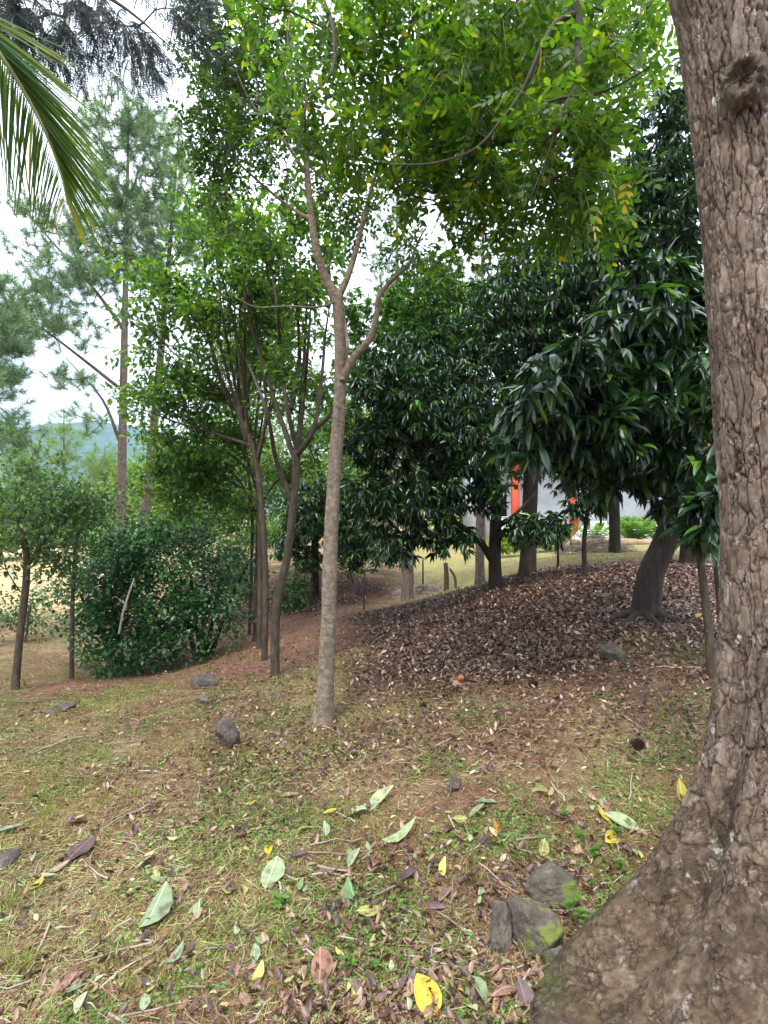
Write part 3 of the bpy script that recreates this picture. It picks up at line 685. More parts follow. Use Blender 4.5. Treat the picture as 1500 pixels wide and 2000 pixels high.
# slender pale tree in the middle
b0 = G(630, 4.15)
t = thing('slender_tree', 'slender pale barked tree forking high up, standing alone in the middle of the clearing', 'tree', b0)
tr = stem(t, [b0 - [0, 0, .12], b0 + [0, 0, .02], W(636, 1330, 4.15), W(642, 1200, 4.15), W(646, 1050, 4.15), W(655, 900, 4.15), W(664, 780, 4.15), W(665, 690, 4.15), W(662, 620, 4.15), W(657, 575, 4.15)],
          [.08, .074, .063, .058, .056, .052, .047, .045, .043, .042], M['bark_slender'], 'trunk', 40, .02, .12, .55, True)
l1 = stem(t, [(658, 585, 4.15), (640, 552, 4.15), (620, 495, 4.1), (608, 420, 4.1), (600, 340, 4.1), (592, 250, 4.1), (570, 150, 4.1), (560, 60, 4.1)], [.04, .036, .03, .026, .024, .02, .012, .005], M['bark_slender'], 'limb')
l2 = stem(t, [(658, 582, 4.15), (675, 550, 4.2), (695, 490, 4.25), (712, 420, 4.3), (725, 370, 4.3), (745, 300, 4.3), (760, 200, 4.3)], [.03, .026, .021, .018, .016, .011, .004], M['bark_slender'], 'limb')
l3 = stem(t, [(668, 745, 4.15), (690, 700, 4.1), (722, 662, 4.1), (735, 620, 4.1), (740, 580, 4.1), (768, 545, 4.1), (800, 515, 4.1), (815, 475, 4.1), (835, 440, 4.1)], [.036, .03, .026, .022, .019, .016, .012, .008, .003], M['bark_slender'], 'limb')
l4 = stem(t, [(668, 745, 4.1), (677, 700, 4.3), (678, 660, 4.5), (672, 610, 4.7)], [.022, .016, .012, .005], M['bark_slender'], 'limb', 8)
l5 = stem(t, [(652, 590, 4.12), (620, 600, 4.0), (560, 598, 3.9), (500, 600, 3.85), (460, 580, 3.8)], [.009, .007, .006, .005, .003], M['bark_slender'], 'limb', 6)
l6 = stem(t, [(608, 430, 4.1), (560, 400, 4.2), (500, 350, 4.3), (440, 290, 4.4), (410, 220, 4.4)], [.014, .012, .01, .008, .003], M['bark_slender'], 'limb', 7)
l7 = stem(t, [(600, 340, 4.1), (550, 270, 4.1), (490, 200, 4.1), (450, 110, 4.1)], [.013, .011, .008, .003], M['bark_slender'], 'limb', 7)
tg = blobs([(430, 150, 4.4, 80, 110, .5), (480, 70, 4.3, 90, 60, .4), (430, 280, 4.4, 70, 90, .5), (520, 290, 4.2, 70, 80, .5), (520, 170, 4.2, 80, 100, .5), (430, 400, 4.4, 60, 50, .4), (640, 330, 4.2, 60, 60, .3),
            (700, 420, 4.4, 60, 60, .4), (690, 330, 4.4, 80, 60, .4), (800, 480, 4.2, 40, 50, .3), (560, 60, 4.2, 60, 60, .4)], 380, .5)
ch, td = grow([tr, l1, l2, l3, l6, l7], tg, .0025, .16, .1, .02, 2.3, .012)
chains_obj(t, ch, M['pale_twig'], 'branches')
LV = Leaves(); pinnate(LV, tg, td, 3, .16, 4, .055, .9, .9, .15)
tree_leaves(t, LV, LT_OVAL_S, M['slender'], 120)

# ------------------------------------------------------------------ the row of thin trees left of the middle
row = [
 ('nearest tree of the row left of the pale tree, brown trunk forking twice', 540, 6.0, [[(540, 1190), (562, 1080), (575, 960), (580, 880)], [(580, 880), (560, 790), (548, 700), (540, 590), (520, 480)], [(580, 890), (612, 840), (628, 740), (636, 650), (650, 560)], [(568, 800), (585, 700), (580, 600), (575, 500)], [(572, 980), (540, 900), (520, 800), (480, 700), (450, 620)], [(600, 850), (650, 800), (655, 720)]],
   .052, [(600, 560, 6, 80, 120, .9), (520, 480, 6, 120, 90, 1.), (560, 720, 6.4, 90, 110, .8), (640, 480, 6.3, 70, 60, .6), (590, 430, 6.2, 80, 50, .6), (620, 760, 6.2, 50, 60, .5)], 210),
 ('second tree of the row, thin trunk bending left into a wide bright crown', 519, 6.8, [[(519, 1150), (512, 1000), (500, 900), (480, 830)], [(480, 830), (440, 770), (390, 730), (340, 690), (290, 640)], [(486, 850), (470, 720), (450, 600), (420, 500)], [(500, 905), (520, 800), (505, 680), (495, 560)], [(490, 870), (430, 850), (360, 830), (280, 800)], [(440, 770), (400, 640), (360, 560)]],
   .04, [(330, 560, 6.8, 90, 70, .9), (285, 650, 6.6, 50, 100, .8), (430, 470, 6.9, 110, 70, 1.), (400, 610, 6.8, 120, 100, 1.), (490, 560, 6.8, 90, 110, 1), (285, 770, 6.6, 45, 80, .7), (350, 730, 6.6, 80, 60, .7)], 370),
 ('third tree of the row, straight thin stem among the others', 509, 7.5, [[(508, 1120), (506, 980), (495, 880), (470, 800)], [(470, 800), (430, 740), (390, 660), (370, 560)], [(497, 890), (530, 800), (545, 700), (560, 600)], [(500, 930), (440, 880), (380, 860), (300, 850)], [(495, 880), (510, 740), (530, 620), (540, 500)]],
   .037, [(340, 790, 7.3, 110, 70, .9), (310, 850, 7.2, 70, 50, .8), (410, 760, 7.3, 80, 90, .8), (420, 420, 7.5, 80, 50, .7), (540, 600, 7.5, 90, 130, 1.), (400, 880, 7.2, 80, 40, .6)], 300),
 ('fourth tree of the row with low drooping dark foliage', 500, 8.2, [[(500, 1120), (505, 1000), (500, 900)], [(500, 1000), (460, 930), (400, 900), (330, 900)], [(500, 900), (520, 750), (515, 620)], [(502, 960), (470, 850), (440, 760), (430, 680)]],
   .032, [(370, 930, 8, 90, 50, .8), (430, 970, 8, 80, 50, .8), (320, 920, 8, 50, 60, .7), (450, 850, 8.1, 70, 70, .8), (520, 700, 8.2, 80, 120, .9), (350, 990, 8, 60, 30, .6), (400, 900, 7.8, 90, 60, .8)], 470),
 ('hindmost dark trunk of the row beside the shrubs', 490, 8.9, [[(491, 1120), (492, 1000), (480, 880)], [(480, 880), (470, 760), (460, 640)], [(491, 1010), (540, 940), (580, 900)]],
   .03, [(460, 1010, 8.8, 60, 60, .7), (470, 700, 8.8, 100, 120, .9), (560, 930, 8.8, 60, 60, .6), (600, 860, 8.8, 40, 60, .6)], 230)]
for i, (lab, px, d, paths, r0, bl, nt_) in enumerate(row):
    b = G(px - 3, d); t = thing('row_tree', lab, 'tree', b, 'row of thin trees left of the pale tree'); sk = []
    for q in range(3):
        x0_, y0_ = paths[0][-1]; x1_ = x0_ + rng.uniform(-110, 70); paths.append([(x0_, y0_ + 30), (x0_ + (x1_ - x0_) * .45, y0_ - 110), (x0_ + (x1_ - x0_) * .8, y0_ - 230), (x1_, y0_ - 340)])
    for j, pp in enumerate(paths):
        pts = ([b - [0, 0, .1], b] if j == 0 else []) + [W(a, c, d + (rng.uniform(-.3, .3) if j else 0) * k) for k, (a, c) in enumerate(pp)]
        ra = np.linspace(r0 * 1.0, r0 * .8, len(pts)) if j == 0 else np.linspace(r0 * .6, .006, len(pts))
        sk.append(stem(t, pts, ra, M['bark_brown'], 'trunk' if j == 0 else 'limb', 14 if j == 0 else 8, .06, .1, .2 if j == 0 else 0, True))
    tg = blobs(bl, int(nt_ * .8), .85); ch, td = grow(sk, tg, .0048, .2, .7, .03, 2.3, .022); chains_obj(t, ch, M['twig'], 'branches')
    LV = Leaves(); scatter_small(LV, tg, td, 22, .16, .092, 1., .4)
    tree_leaves(t, LV, LT_OVAL_S, M['rowleaf'], 0, 'crown', bias=(.0 if i >= 3 else .08))

# ------------------------------------------------------------------ dark shrubs at the left
for lab, px, d, bl, n, stems in [
    ('dense dark green rounded shrub with a pale dead stick caught in it', 245, 8.0, [(240, 1120, 7.9, 85, 90, .8), (195, 1190, 7.7, 60, 100, .7), (225, 1050, 7.9, 35, 35, .5), (290, 1290, 7.4, 50, 25, .5), (250, 1240, 7.6, 90, 60, .8), (170, 1130, 7.9, 30, 60, .5), (270, 1060, 8.0, 60, 40, .6), (330, 1200, 7.7, 50, 90, .7), (310, 1285, 7.4, 45, 22, .5), (255, 1030, 8.0, 35, 25, .4)], 520, 6),
    ('looser dark green shrub beside the row of thin trees', 395, 8.1, [(390, 1120, 8.1, 80, 70, .7), (420, 1180, 8.0, 50, 70, .6), (370, 1200, 8.0, 60, 70, .6), (400, 1250, 7.9, 55, 45, .5), (340, 1080, 8.2, 50, 70, .5), (400, 1050, 8.2, 40, 30, .5)], 240, 5)]:
    b = G(px, d); t = thing('shrub', lab, 'shrub', b, 'dark shrubs on the left slope'); sk = []
    for k in range(stems):
        a_ = rng.uniform(0, 6.28); p1 = b + np.array([math.cos(a_) * .12, math.sin(a_) * .12, 0]); p2 = b + np.array([math.cos(a_) * .45, math.sin(a_) * .35, .7 + .3 * rng.random()]); p3 = p2 + np.array([math.cos(a_) * .3, math.sin(a_) * .2, .6])
        sk.append(stem(t, [p1 - [0, 0, .08], p1, p2, p3], [.045, .04, .025, .01], M['bark_mango'], 'stem', 8, .1, .1, 0, True))
    tg = blobs(bl, int(n * .72), .6); tg = tg + .16 * rng.normal(size=tg.shape); ch, td = grow(sk, tg, .004, .2, .3, .03, 2.3, .02); chains_obj(t, ch, M['bark_mango'], 'branches')
    LV = Leaves(); scatter_small(LV, tg, td, 34, .2, .066, 1., .4)
    tree_leaves(t, LV, LT_ROUND, M['shrub'], 0, 'foliage')
g = Geo(); tube(g, *resample(P2((232, 1238, 6.95), (242, 1190, 6.95), (255, 1150, 7.0), (262, 1130, 7.05)), [.012, .016, .012, .005], .05), 6, .1)
tube(g, *resample(P2((244, 1180, 6.95), (225, 1165, 6.9), (218, 1172, 6.9)), [.006, .004, .002], .05), 5)
tag(g.obj('dead_branch', plain('dead_pale_wood', (.5, .44, .38), .8), None, True), 'pale dead branch hanging in the dense dark green shrub', 'branch')

# ------------------------------------------------------------------ trees at the left edge
for lab, px, d, paths, r0, bl, n, sz in [
    ('small tree with a thin leaning trunk at the left edge of the slope', 30, 6.0, [[(38, 1250), (50, 1150), (52, 1080), (42, 1040)], [(42, 1040), (30, 980), (35, 920)], [(50, 1110), (90, 1050), (130, 990), (170, 960)]], .045,
       [(60, 960, 6, 75, 45, .8), (30, 1040, 6, 60, 60, .8), (110, 1010, 6, 70, 60, .7), (160, 985, 6.2, 60, 40, .6), (120, 1100, 6.2, 50, 40, .5), (10, 1120, 6, 50, 40, .5), (60, 910, 6.3, 60, 30, .5)], 270, .07),
    ('thin straight sapling trunk left of the dark shrubs', 140, 6.8, [[(141, 1200), (145, 1120), (150, 1050)], [(150, 1050), (170, 1000), (180, 960)]], .032,
       [(190, 985, 7, 50, 40, .5), (150, 1030, 7, 60, 40, .5), (140, 1140, 7, 40, 30, .4)], 60, .07),
    ('low thin leaved bush behind the left edge tree', 50, 9.5, [[(55, 1215), (60, 1180)], [(56, 1220), (80, 1200), (100, 1190)]], .03,
       [(50, 1200, 9.5, 70, 35, .7), (0, 1210, 9.5, 40, 50, .7), (90, 1225, 9.5, 40, 25, .5)], 90, .07)]:
    b = G(px, d); t = thing('small_tree' if r0 > .031 else 'bush', lab, 'tree' if r0 > .031 else 'bush', b); sk = []
    for j, pp in enumerate(paths):
        pts = ([b - [0, 0, .1], b] if j == 0 else []) + [W(a, c, d) for a, c in pp]
        sk.append(stem(t, pts, np.linspace(r0 if j == 0 else r0 * .55, r0 * .7 if j == 0 else .006, len(pts)), M['bark_brown'], 'trunk' if j == 0 else 'limb', 10, .08, .1, .2 if j == 0 else 0, True))
    tg = blobs(bl, int(n * .75), .7); tg = tg + .1 * rng.normal(size=tg.shape); ch, td = grow(sk, tg, .0035, .2, .5, .03, 2.3, .02); chains_obj(t, ch, M['twig'], 'branches')
    LV = Leaves(); scatter_small(LV, tg, td, 18, .17, sz, 1., .4); tree_leaves(t, LV, LT_OVAL_S, M['lefttree'], 0, 'crown')

# ------------------------------------------------------------------ mango trees on and behind the mound
def mango(lab, base, trunk, limbs_, r0, bl, n, L, k=9, tpl=LT_MANGO_S, mat='mango', n_ind=0, bark='bark_mango', name='mango_tree', grp='dark leaved mango trees', r0b=.005, bias=0, sides=18, flare=.35):
    t = thing(name, lab, 'tree', base, grp); pts = [base - np.array([0, 0, .15]), base] + [W(*p) for p in trunk]
    sk = [stem(t, pts, np.linspace(r0, r0 * .65, len(pts)), M[bark], 'trunk', sides, .05, .12, flare, True)]
    for pp, ra in limbs_: sk.append(stem(t, pp, np.linspace(ra, .012, len(pp)), M[bark], 'limb', 9, .08, .1))
    tg = blobs(bl, int(n * (1.75 if L > .15 and n > 100 else 1)), .55); ch, td = grow(sk, tg, r0b, .25, .5, .04, 2.3, .045); chains_obj(t, ch, M['bark_mango'], 'branches')
    far_k = L > .15 and n > 300 and tpl is LT_MANGO_S
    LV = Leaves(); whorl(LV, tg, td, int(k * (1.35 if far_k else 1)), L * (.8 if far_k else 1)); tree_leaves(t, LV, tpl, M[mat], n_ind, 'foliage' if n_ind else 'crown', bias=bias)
    return t
mango('dark leaved mango tree on the left end of the mound, low forked trunk', G(968, 7.9), [(966, 1090, 7.9), (968, 1010, 7.9), (965, 900, 7.9), (950, 760, 7.9)],
      [([(962, 1095, 7.9), (935, 1055, 7.8), (890, 1020, 7.6), (840, 990, 7.4), (800, 940, 7.3)], .06), ([(966, 1030, 7.9), (1000, 1010, 7.9), (1050, 960, 7.9)], .05), ([(945, 1060, 7.85), (900, 1050, 7.6), (860, 1055, 7.4)], .035)], .105,
      [(830, 800, 7.6, 110, 120, 1.2), (760, 760, 7.5, 70, 110, .9), (740, 960, 7.3, 60, 90, .8), (820, 970, 7.4, 90, 70, .9), (900, 860, 7.6, 90, 120, 1.), (770, 1060, 7.2, 60, 50, .6), (860, 1050, 7.4, 80, 40, .6), (720, 870, 7.4, 50, 60, .6), (950, 960, 7.6, 60, 60, .7), (1030, 1030, 7.5, 60, 40, .5), (850, 680, 8, 80, 60, .8)], 760, .2, 11)
mango('tall mango tree with a thick straight dark trunk on the mound crest', G(1030, 8.4), [(1032, 1060, 8.4), (1036, 950, 8.4), (1040, 800, 8.4), (1040, 640, 8.4)],
      [([(1036, 900, 8.4), (1100, 820, 8.4), (1180, 740, 8.3)], .07), ([(1038, 850, 8.4), (980, 750, 8.4), (930, 660, 8.4)], .07), ([(1040, 760, 8.4), (1100, 640, 8.4), (1150, 520, 8.4)], .06)], .14,
      [(1060, 600, 8.2, 130, 110, 1.4), (960, 640, 8.2, 90, 90, 1.1), (1150, 560, 8.2, 110, 120, 1.3), (1000, 800, 8.2, 110, 110, 1.), (1100, 740, 8.3, 110, 120, 1.2), (1230, 480, 8.2, 90, 130, 1.2), (1040, 520, 8.4, 90, 50, .9), (1100, 870, 8.2, 90, 40, .8), (900, 740, 8.3, 60, 80, .7)], 820, .2, 11)
mango('dark mango tree behind the near right trunk, filling the upper right', G(1345, 8.6), [(1345, 1000, 8.6), (1340, 800, 8.6), (1320, 600, 8.5), (1300, 400, 8.4)],
      [([(1340, 800, 8.6), (1250, 700, 8.4), (1200, 600, 8.3)], .06), ([(1320, 600, 8.5), (1250, 450, 8.3), (1200, 350, 8.2)], .06)], .14,
      [(1310, 250, 8.0, 70, 120, 1.1), (1270, 380, 8.0, 90, 90, 1.1), (1330, 480, 8, 60, 140, 1.), (1300, 650, 8, 90, 110, 1.1), (1200, 420, 8, 60, 90, .8), (1340, 800, 8, 60, 120, .9), (1220, 800, 8.2, 100, 60, .8), (1330, 900, 8.2, 50, 40, .7)], 640, .2, 11)
lean = G(1262, 5.4)
mango('dark tree mass closing the canopy between the thick straight trunk and the house', G(1200, 11.5), [(1200, 1000, 11.5), (1195, 800, 11.5), (1180, 600, 11.5)], [([(1198, 850, 11.5), (1100, 750, 11.3), (1020, 650, 11.2)], .07)], .13,
      [(1000, 560, 11.3, 110, 90, 1.3), (1120, 500, 11.3, 120, 110, 1.4), (1250, 560, 11.3, 130, 140, 1.4), (1080, 700, 11.3, 130, 110, 1.3), (1230, 780, 11.3, 130, 100, 1.3), (1330, 850, 11, 60, 80, 1.), (1010, 830, 11.3, 90, 70, 1.), (1120, 915, 11.3, 100, 50, 1.), (1290, 930, 11, 80, 35, .8), (1010, 920, 11.3, 50, 40, .7), (1220, 950, 11.2, 60, 25, .6), (900, 600, 11.6, 60, 70, 1.), (940, 720, 11.4, 70, 90, 1.)], 900, .2, 10)
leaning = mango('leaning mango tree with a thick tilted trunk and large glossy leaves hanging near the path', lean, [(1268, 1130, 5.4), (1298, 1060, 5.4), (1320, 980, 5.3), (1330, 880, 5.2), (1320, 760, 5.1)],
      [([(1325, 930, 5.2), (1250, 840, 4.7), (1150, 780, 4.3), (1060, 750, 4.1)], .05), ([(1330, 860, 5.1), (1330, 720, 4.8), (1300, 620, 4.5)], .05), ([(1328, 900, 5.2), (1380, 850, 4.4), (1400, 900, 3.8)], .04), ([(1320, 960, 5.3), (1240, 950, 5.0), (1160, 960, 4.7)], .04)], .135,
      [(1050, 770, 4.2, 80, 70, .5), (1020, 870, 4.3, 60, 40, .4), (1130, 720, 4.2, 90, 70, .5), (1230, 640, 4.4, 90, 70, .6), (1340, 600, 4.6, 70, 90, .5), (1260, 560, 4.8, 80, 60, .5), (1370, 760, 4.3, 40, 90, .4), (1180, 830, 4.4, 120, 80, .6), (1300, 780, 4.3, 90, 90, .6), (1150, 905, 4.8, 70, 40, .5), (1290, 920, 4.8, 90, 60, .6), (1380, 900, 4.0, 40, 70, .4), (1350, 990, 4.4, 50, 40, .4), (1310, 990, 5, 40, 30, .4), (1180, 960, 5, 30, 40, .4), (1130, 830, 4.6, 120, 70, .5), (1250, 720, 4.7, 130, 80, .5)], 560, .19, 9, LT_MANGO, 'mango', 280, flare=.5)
for ang in (200, 245, 290, 165):
    a_ = R(ang); P_ = []
    for k in range(7):
        f = k / 6; q_ = lean[:2] + np.array([math.cos(a_ + .25 * math.sin(f * 4)), math.sin(a_ + .25 * math.sin(f * 4))]) * (.08 + f * .75); P_.append([q_[0], q_[1], float(height(np.array([q_[0]]), np.array([q_[1]]))[0]) + .02 * (1 - f) ** .5 + .06 * max(0, .25 - f) - .015 * f])
    g = Geo(); tube(g, *resample(P_, np.linspace(.05, .008, 7), .04), 9, .25); g.obj('root', M['bark_mango'], leaning, True)
mango('thin mango sapling with a bare dark stem on the mound crest', G(1142, 7.3), [(1141, 1060, 7.3), (1147, 1000, 7.3), (1150, 960, 7.3)], [], .036,
      [(1130, 970, 7.2, 50, 40, .5), (1170, 950, 7.2, 50, 40, .5)], 40, .2, 9, sides=10)
mango('little leafy mango sapling right of the thick dark trunk', G(1090, 8.8), [(1089, 1060, 8.8), (1085, 1030, 8.8)], [], .022,
      [(1085, 1030, 8.7, 35, 35, .3), (1070, 1050, 8.6, 25, 20, .2)], 34, .17, 8, sides=8)
mango('pair of thin stems beside the near right trunk, left stem thicker', G(1390, 3.9), [(1383, 1220, 3.9), (1374, 1140, 3.9), (1366, 1080, 3.9), (1360, 1010, 3.9)], [([(1408, 1318, 3.95), (1408, 1230, 3.95), (1402, 1150, 3.95), (1395, 1080, 3.95), (1392, 1030, 3.95)], .022)], .034,
      [(1370, 1040, 3.8, 40, 30, .25), (1390, 960, 3.7, 25, 50, .25)], 26, .2, 8, LT_MANGO, bark='bark_brown', name='sapling', grp=None, n_ind=40, sides=12, flare=.15)
mango('far rounded mango tree with drooping skirt at the valley side, behind the pale trunk', G(615, 12.2), [(615, 1060, 12.2), (615, 990, 12.2)], [([(615, 1050, 12.2), (660, 1000, 12), (690, 970, 12)], .06)], .11,
      [(600, 1010, 12, 60, 70, 1.1), (690, 1010, 12, 45, 60, .9), (640, 960, 12, 70, 40, 1.), (560, 1060, 11.8, 40, 40, .7), (710, 1070, 11.9, 40, 50, .7), (600, 1090, 11.7, 40, 25, .6)], 420, .2, 10, bias=.12)
mango('lighter green leafy tree between the pale tree and the mango trees', G(800, 13.5), [(800, 1000, 13.5), (810, 850, 13.5), (820, 700, 13.5)], [([(815, 800, 13.5), (880, 700, 13.5), (900, 620, 13.5)], .07)], .12,
      [(830, 600, 10.5, 80, 80, 1.2), (780, 640, 10.5, 60, 70, 1.), (900, 590, 10.5, 70, 50, 1.), (860, 540, 10.5, 50, 50, .8), (760, 600, 10.8, 50, 50, .8), (930, 640, 10.3, 50, 50, .8), (690, 620, 11, 40, 60, .8), (700, 720, 11, 50, 60, .8), (660, 820, 11.5, 50, 80, .8), (840, 660, 10.3, 90, 60, 1.)], 900, .17, 11, mat='lightmango', bark='bark_brown', name='green_tree', grp=None)
mango('rough barked bare trunk standing in the valley beyond the mound, crown in the mango leaves', G(795, 11), [(795, 1080, 11), (797, 950, 11), (800, 800, 11)], [], .14, [(800, 850, 11, 70, 60, .8)], 60, .2, 10, bark='bark_pine', name='valley_tree', grp=None)
mango('dark rough trunk just left of the forked mango trunk', G(937, 10.6), [(937, 1080, 10.6), (938, 950, 10.6), (940, 800, 10.6)], [], .105, [(940, 880, 10.6, 60, 70, .8)], 60, .2, 10, bark='bark_pine', name='valley_tree', grp=None)

# ------------------------------------------------------------------ pines
def pine(lab, base, top, r0, d, crown, n, needle=.24, mat='pine', spread=1., grp='tall pines beyond the slope', extra=None, k=64, nw=.06, name='pine_tree', bare=0, blb=None):
    t = thing(name, lab, 'tree', base, grp); tp = W(*top)
    mid = (base + tp) / 2 + np.array([rng.normal() * .1, 0, 0])
    P_, r_ = resample([base - np.array([0, 0, .3]), base, mid, tp], [r0 * 1.05, r0, r0 * .6, .02], .25)
    g = Geo(); tube(g, P_, r_, 14, .12, (9, 4)); g.obj('trunk', M['bark_pine'], t, True)
    sk = [P_[len(P_) // 5:]]
    for pp in (extra or []): sk.append(stem(t, [W(*p) for p in pp], np.linspace(.06, .012, len(pp)), M['bark_pine'], 'limb', 7, .3, .1, 0, True))
    tg = blobs(crown, n, .6)
    ch, td = grow(sk, tg, .008, .4, -.1, .05, 2.1, .07); chains_obj(t, ch, M['pale_twig'] if mat != 'pine' else M['bark_pine'], 'branches', 4)
    td = unit(td * .7 + np.array([0, 0, .7]) + rng.normal(size=td.shape) * .25)
    # bottle brush shoots: needles all round a short stem
    m = k; o = np.repeat(tg, m, 0); dd = np.repeat(td, m, 0); f = (rng.random((len(o), 1)) - .5) * .3 * spread
    nd_ = unit(dd * .75 + rand_dir(len(o))); LV = Leaves()
    LV.o.append(o + dd * f); LV.d.append(nd_); LV.n.append(rand_dir(len(o))); LV.s.append(needle * rng.uniform(.7, 1.15, len(o))); LV.w.append(np.full(len(o), nw))
    shoot = np.repeat(np.clip(rng.random(len(tg)), 0, 1), m)
    data = LV.cat(); bake_leaves('needles', data, LT_NEEDLE, M[mat], t, None, rnd=np.clip(shoot * .7 + rng.random(len(o)) * .3, 0, 1))
    return t
pb = G(233, 17)
pine('tallest pine with a straight pale trunk rising left of the row of thin trees', pb, (252, 190, 17), .17, 17,
     [(255, 260, 17, 60, 80, 1.5), (230, 400, 17, 60, 80, 1.5), (200, 300, 17, 50, 100, 1.3), (310, 330, 17, 70, 90, 1.2), (290, 240, 17, 50, 50, 1.), (190, 230, 17, 30, 40, 1.), (280, 440, 17, 60, 80, 1.2), (190, 480, 17, 60, 70, 1.2), (120, 440, 16.5, 90, 35, 1.5), (80, 570, 16, 90, 45, 1.5), (110, 640, 16, 90, 50, 1.5), (150, 540, 16, 70, 60, 1.5), (40, 620, 16, 60, 50, 1.2), (60, 490, 16, 50, 30, 1.), (150, 740, 16, 60, 30, 1.2), (200, 520, 17, 50, 60, 1.3), (30, 400, 16, 30, 30, .8), (180, 820, 16, 30, 40, 1.)], 1350,
     extra=[[(240, 640, 17), (180, 560, 16.5), (100, 470, 16), (30, 390, 15.5)], [(236, 760, 17), (160, 700, 16.5), (80, 640, 16), (10, 600, 15.5)], [(233, 860, 17), (200, 780, 16.5), (130, 700, 16)]])
pine('second pine forking just behind the tallest one', G(270, 18.5), (350, 250, 18.5), .19, 18.5,
     [(350, 300, 18.5, 40, 60, 1.3), (330, 420, 18.5, 60, 80, 1.4), (370, 480, 18.5, 40, 60, 1.), (290, 520, 18.5, 50, 60, 1.2)], 460)
pine('pine at the far left edge with hazy green needles', G(-60, 14), (-40, 420, 14), .17, 14,
     [(-10, 640, 13.5, 60, 60, 1.2), (10, 740, 13.5, 50, 50, 1.), (20, 850, 13.5, 50, 50, 1.), (-20, 560, 13.5, 40, 40, 1.), (30, 680, 13.5, 50, 20, .8)], 360)
pine('pale pine seen through the gap above the dark mango trees', G(940, 24), (945, 300, 24), .2, 24,
     [(940, 380, 24, 70, 60, 2), (930, 480, 24, 80, 70, 2), (960, 560, 24, 70, 50, 2), (990, 200, 24, 70, 90, 2), (1000, 320, 24, 60, 60, 1.5)], 420, mat='pine')
pine('pale pine seen behind the fork of the slender tree', G(770, 26), (775, 330, 26), .2, 26,
     [(780, 420, 26, 60, 70, 2), (770, 520, 26, 70, 60, 2), (790, 600, 26, 60, 60, 2)], 320, mat='pine')
for lab, px, top, w in [('light green young pine below the hill', 125, 800, 60), ('light green pine between the hill and the tall pine trunk', 205, 870, 45), ('pale green pine left of the small hill top', 50, 860, 40), ('light green pine behind the row trees', 330, 830, 60)]:
    pine(lab, G(px, 36), (px, top, 36), .16, 36, [(px, (top + 980) / 2, 36, w, (980 - top) / 2, 2.4), (px, top + 40, 36, w * .45, 40, 1.5)], 170, .42, 'farpine', 1.8, 'light green pines at the far side of the field', None, 50, .05)

# ------------------------------------------------------------------ background broadleaf trees
far = [(0, 40, 950, 60), (90, 44, 960, 60), (180, 38, 930, 55), (270, 33, 900, 60), (350, 30, 860, 70), (420, 40, 800, 80), (500, 34, 760, 80), (590, 38, 700, 90), (660, 33, 780, 80), (730, 36, 680, 80), (820, 42, 640, 90), (900, 34, 720, 80), (980, 40, 680, 80), (1080, 44, 700, 90), (1180, 46, 720, 90), (1290, 44, 640, 100), (1400, 46, 650, 90), (-100, 40, 900, 80)]
place = ['at the field edge by the left border', 'at the field edge below the young pine', 'at the field edge behind the tall pine trunk', 'beyond the dark shrubs', 'behind the wide crown of the row', 'seen through the stems of the row', 'behind the trunks of the row',
         'behind the pale trunk', 'right of the pale trunk, far away', 'behind the rounded far mango', 'behind the light green tree', 'behind the forked mango', 'behind the thick straight trunk', 'behind the house corner', 'above the house roof', 'behind the house and leaning trunk', 'behind the house at the right', 'beyond the left border of the field']
for i, (px, d, top, w) in enumerate(far):
    b = G(px, d); t = thing('background_tree', ['pale', 'bright', 'light'][i % 3] + ' green broad tree ' + place[i], 'tree', b, 'broad trees in the background')
    P_ = stem(t, [b - np.array([0, 0, .3]), b, W(px + rng.uniform(-10, 10), (top + 1060) / 2, d), W(px, top + 40, d)], [.22, .2, .13, .04], M['bark_brown'], 'trunk', 8, .5, .1, 0, True)
    mid = (top + 1075) / 2; hh = (1075 - top) / 2
    tg = blobs([(px, mid, d, w, hh, 3), (px - w * .5, mid + hh * .3, d, w * .6, hh * .6, 2.5), (px + w * .5, mid + hh * .1, d, w * .6, hh * .6, 2.5), (px, top + 30, d, w * .5, 30, 2), (px, 1050, d - 1, w, 30, 2)], 220, .45)
    ch, td = grow([P_], tg, .012, .9, .3, .1, 2.2, .1); chains_obj(t, ch, M['twig'], 'branches', 4)
    LV = Leaves(); scatter_small(LV, tg, td, 30, .8, .28, 1.1, .6); tree_leaves(t, LV, LT_OVAL_S, M['farleaf'], 0, 'crown')

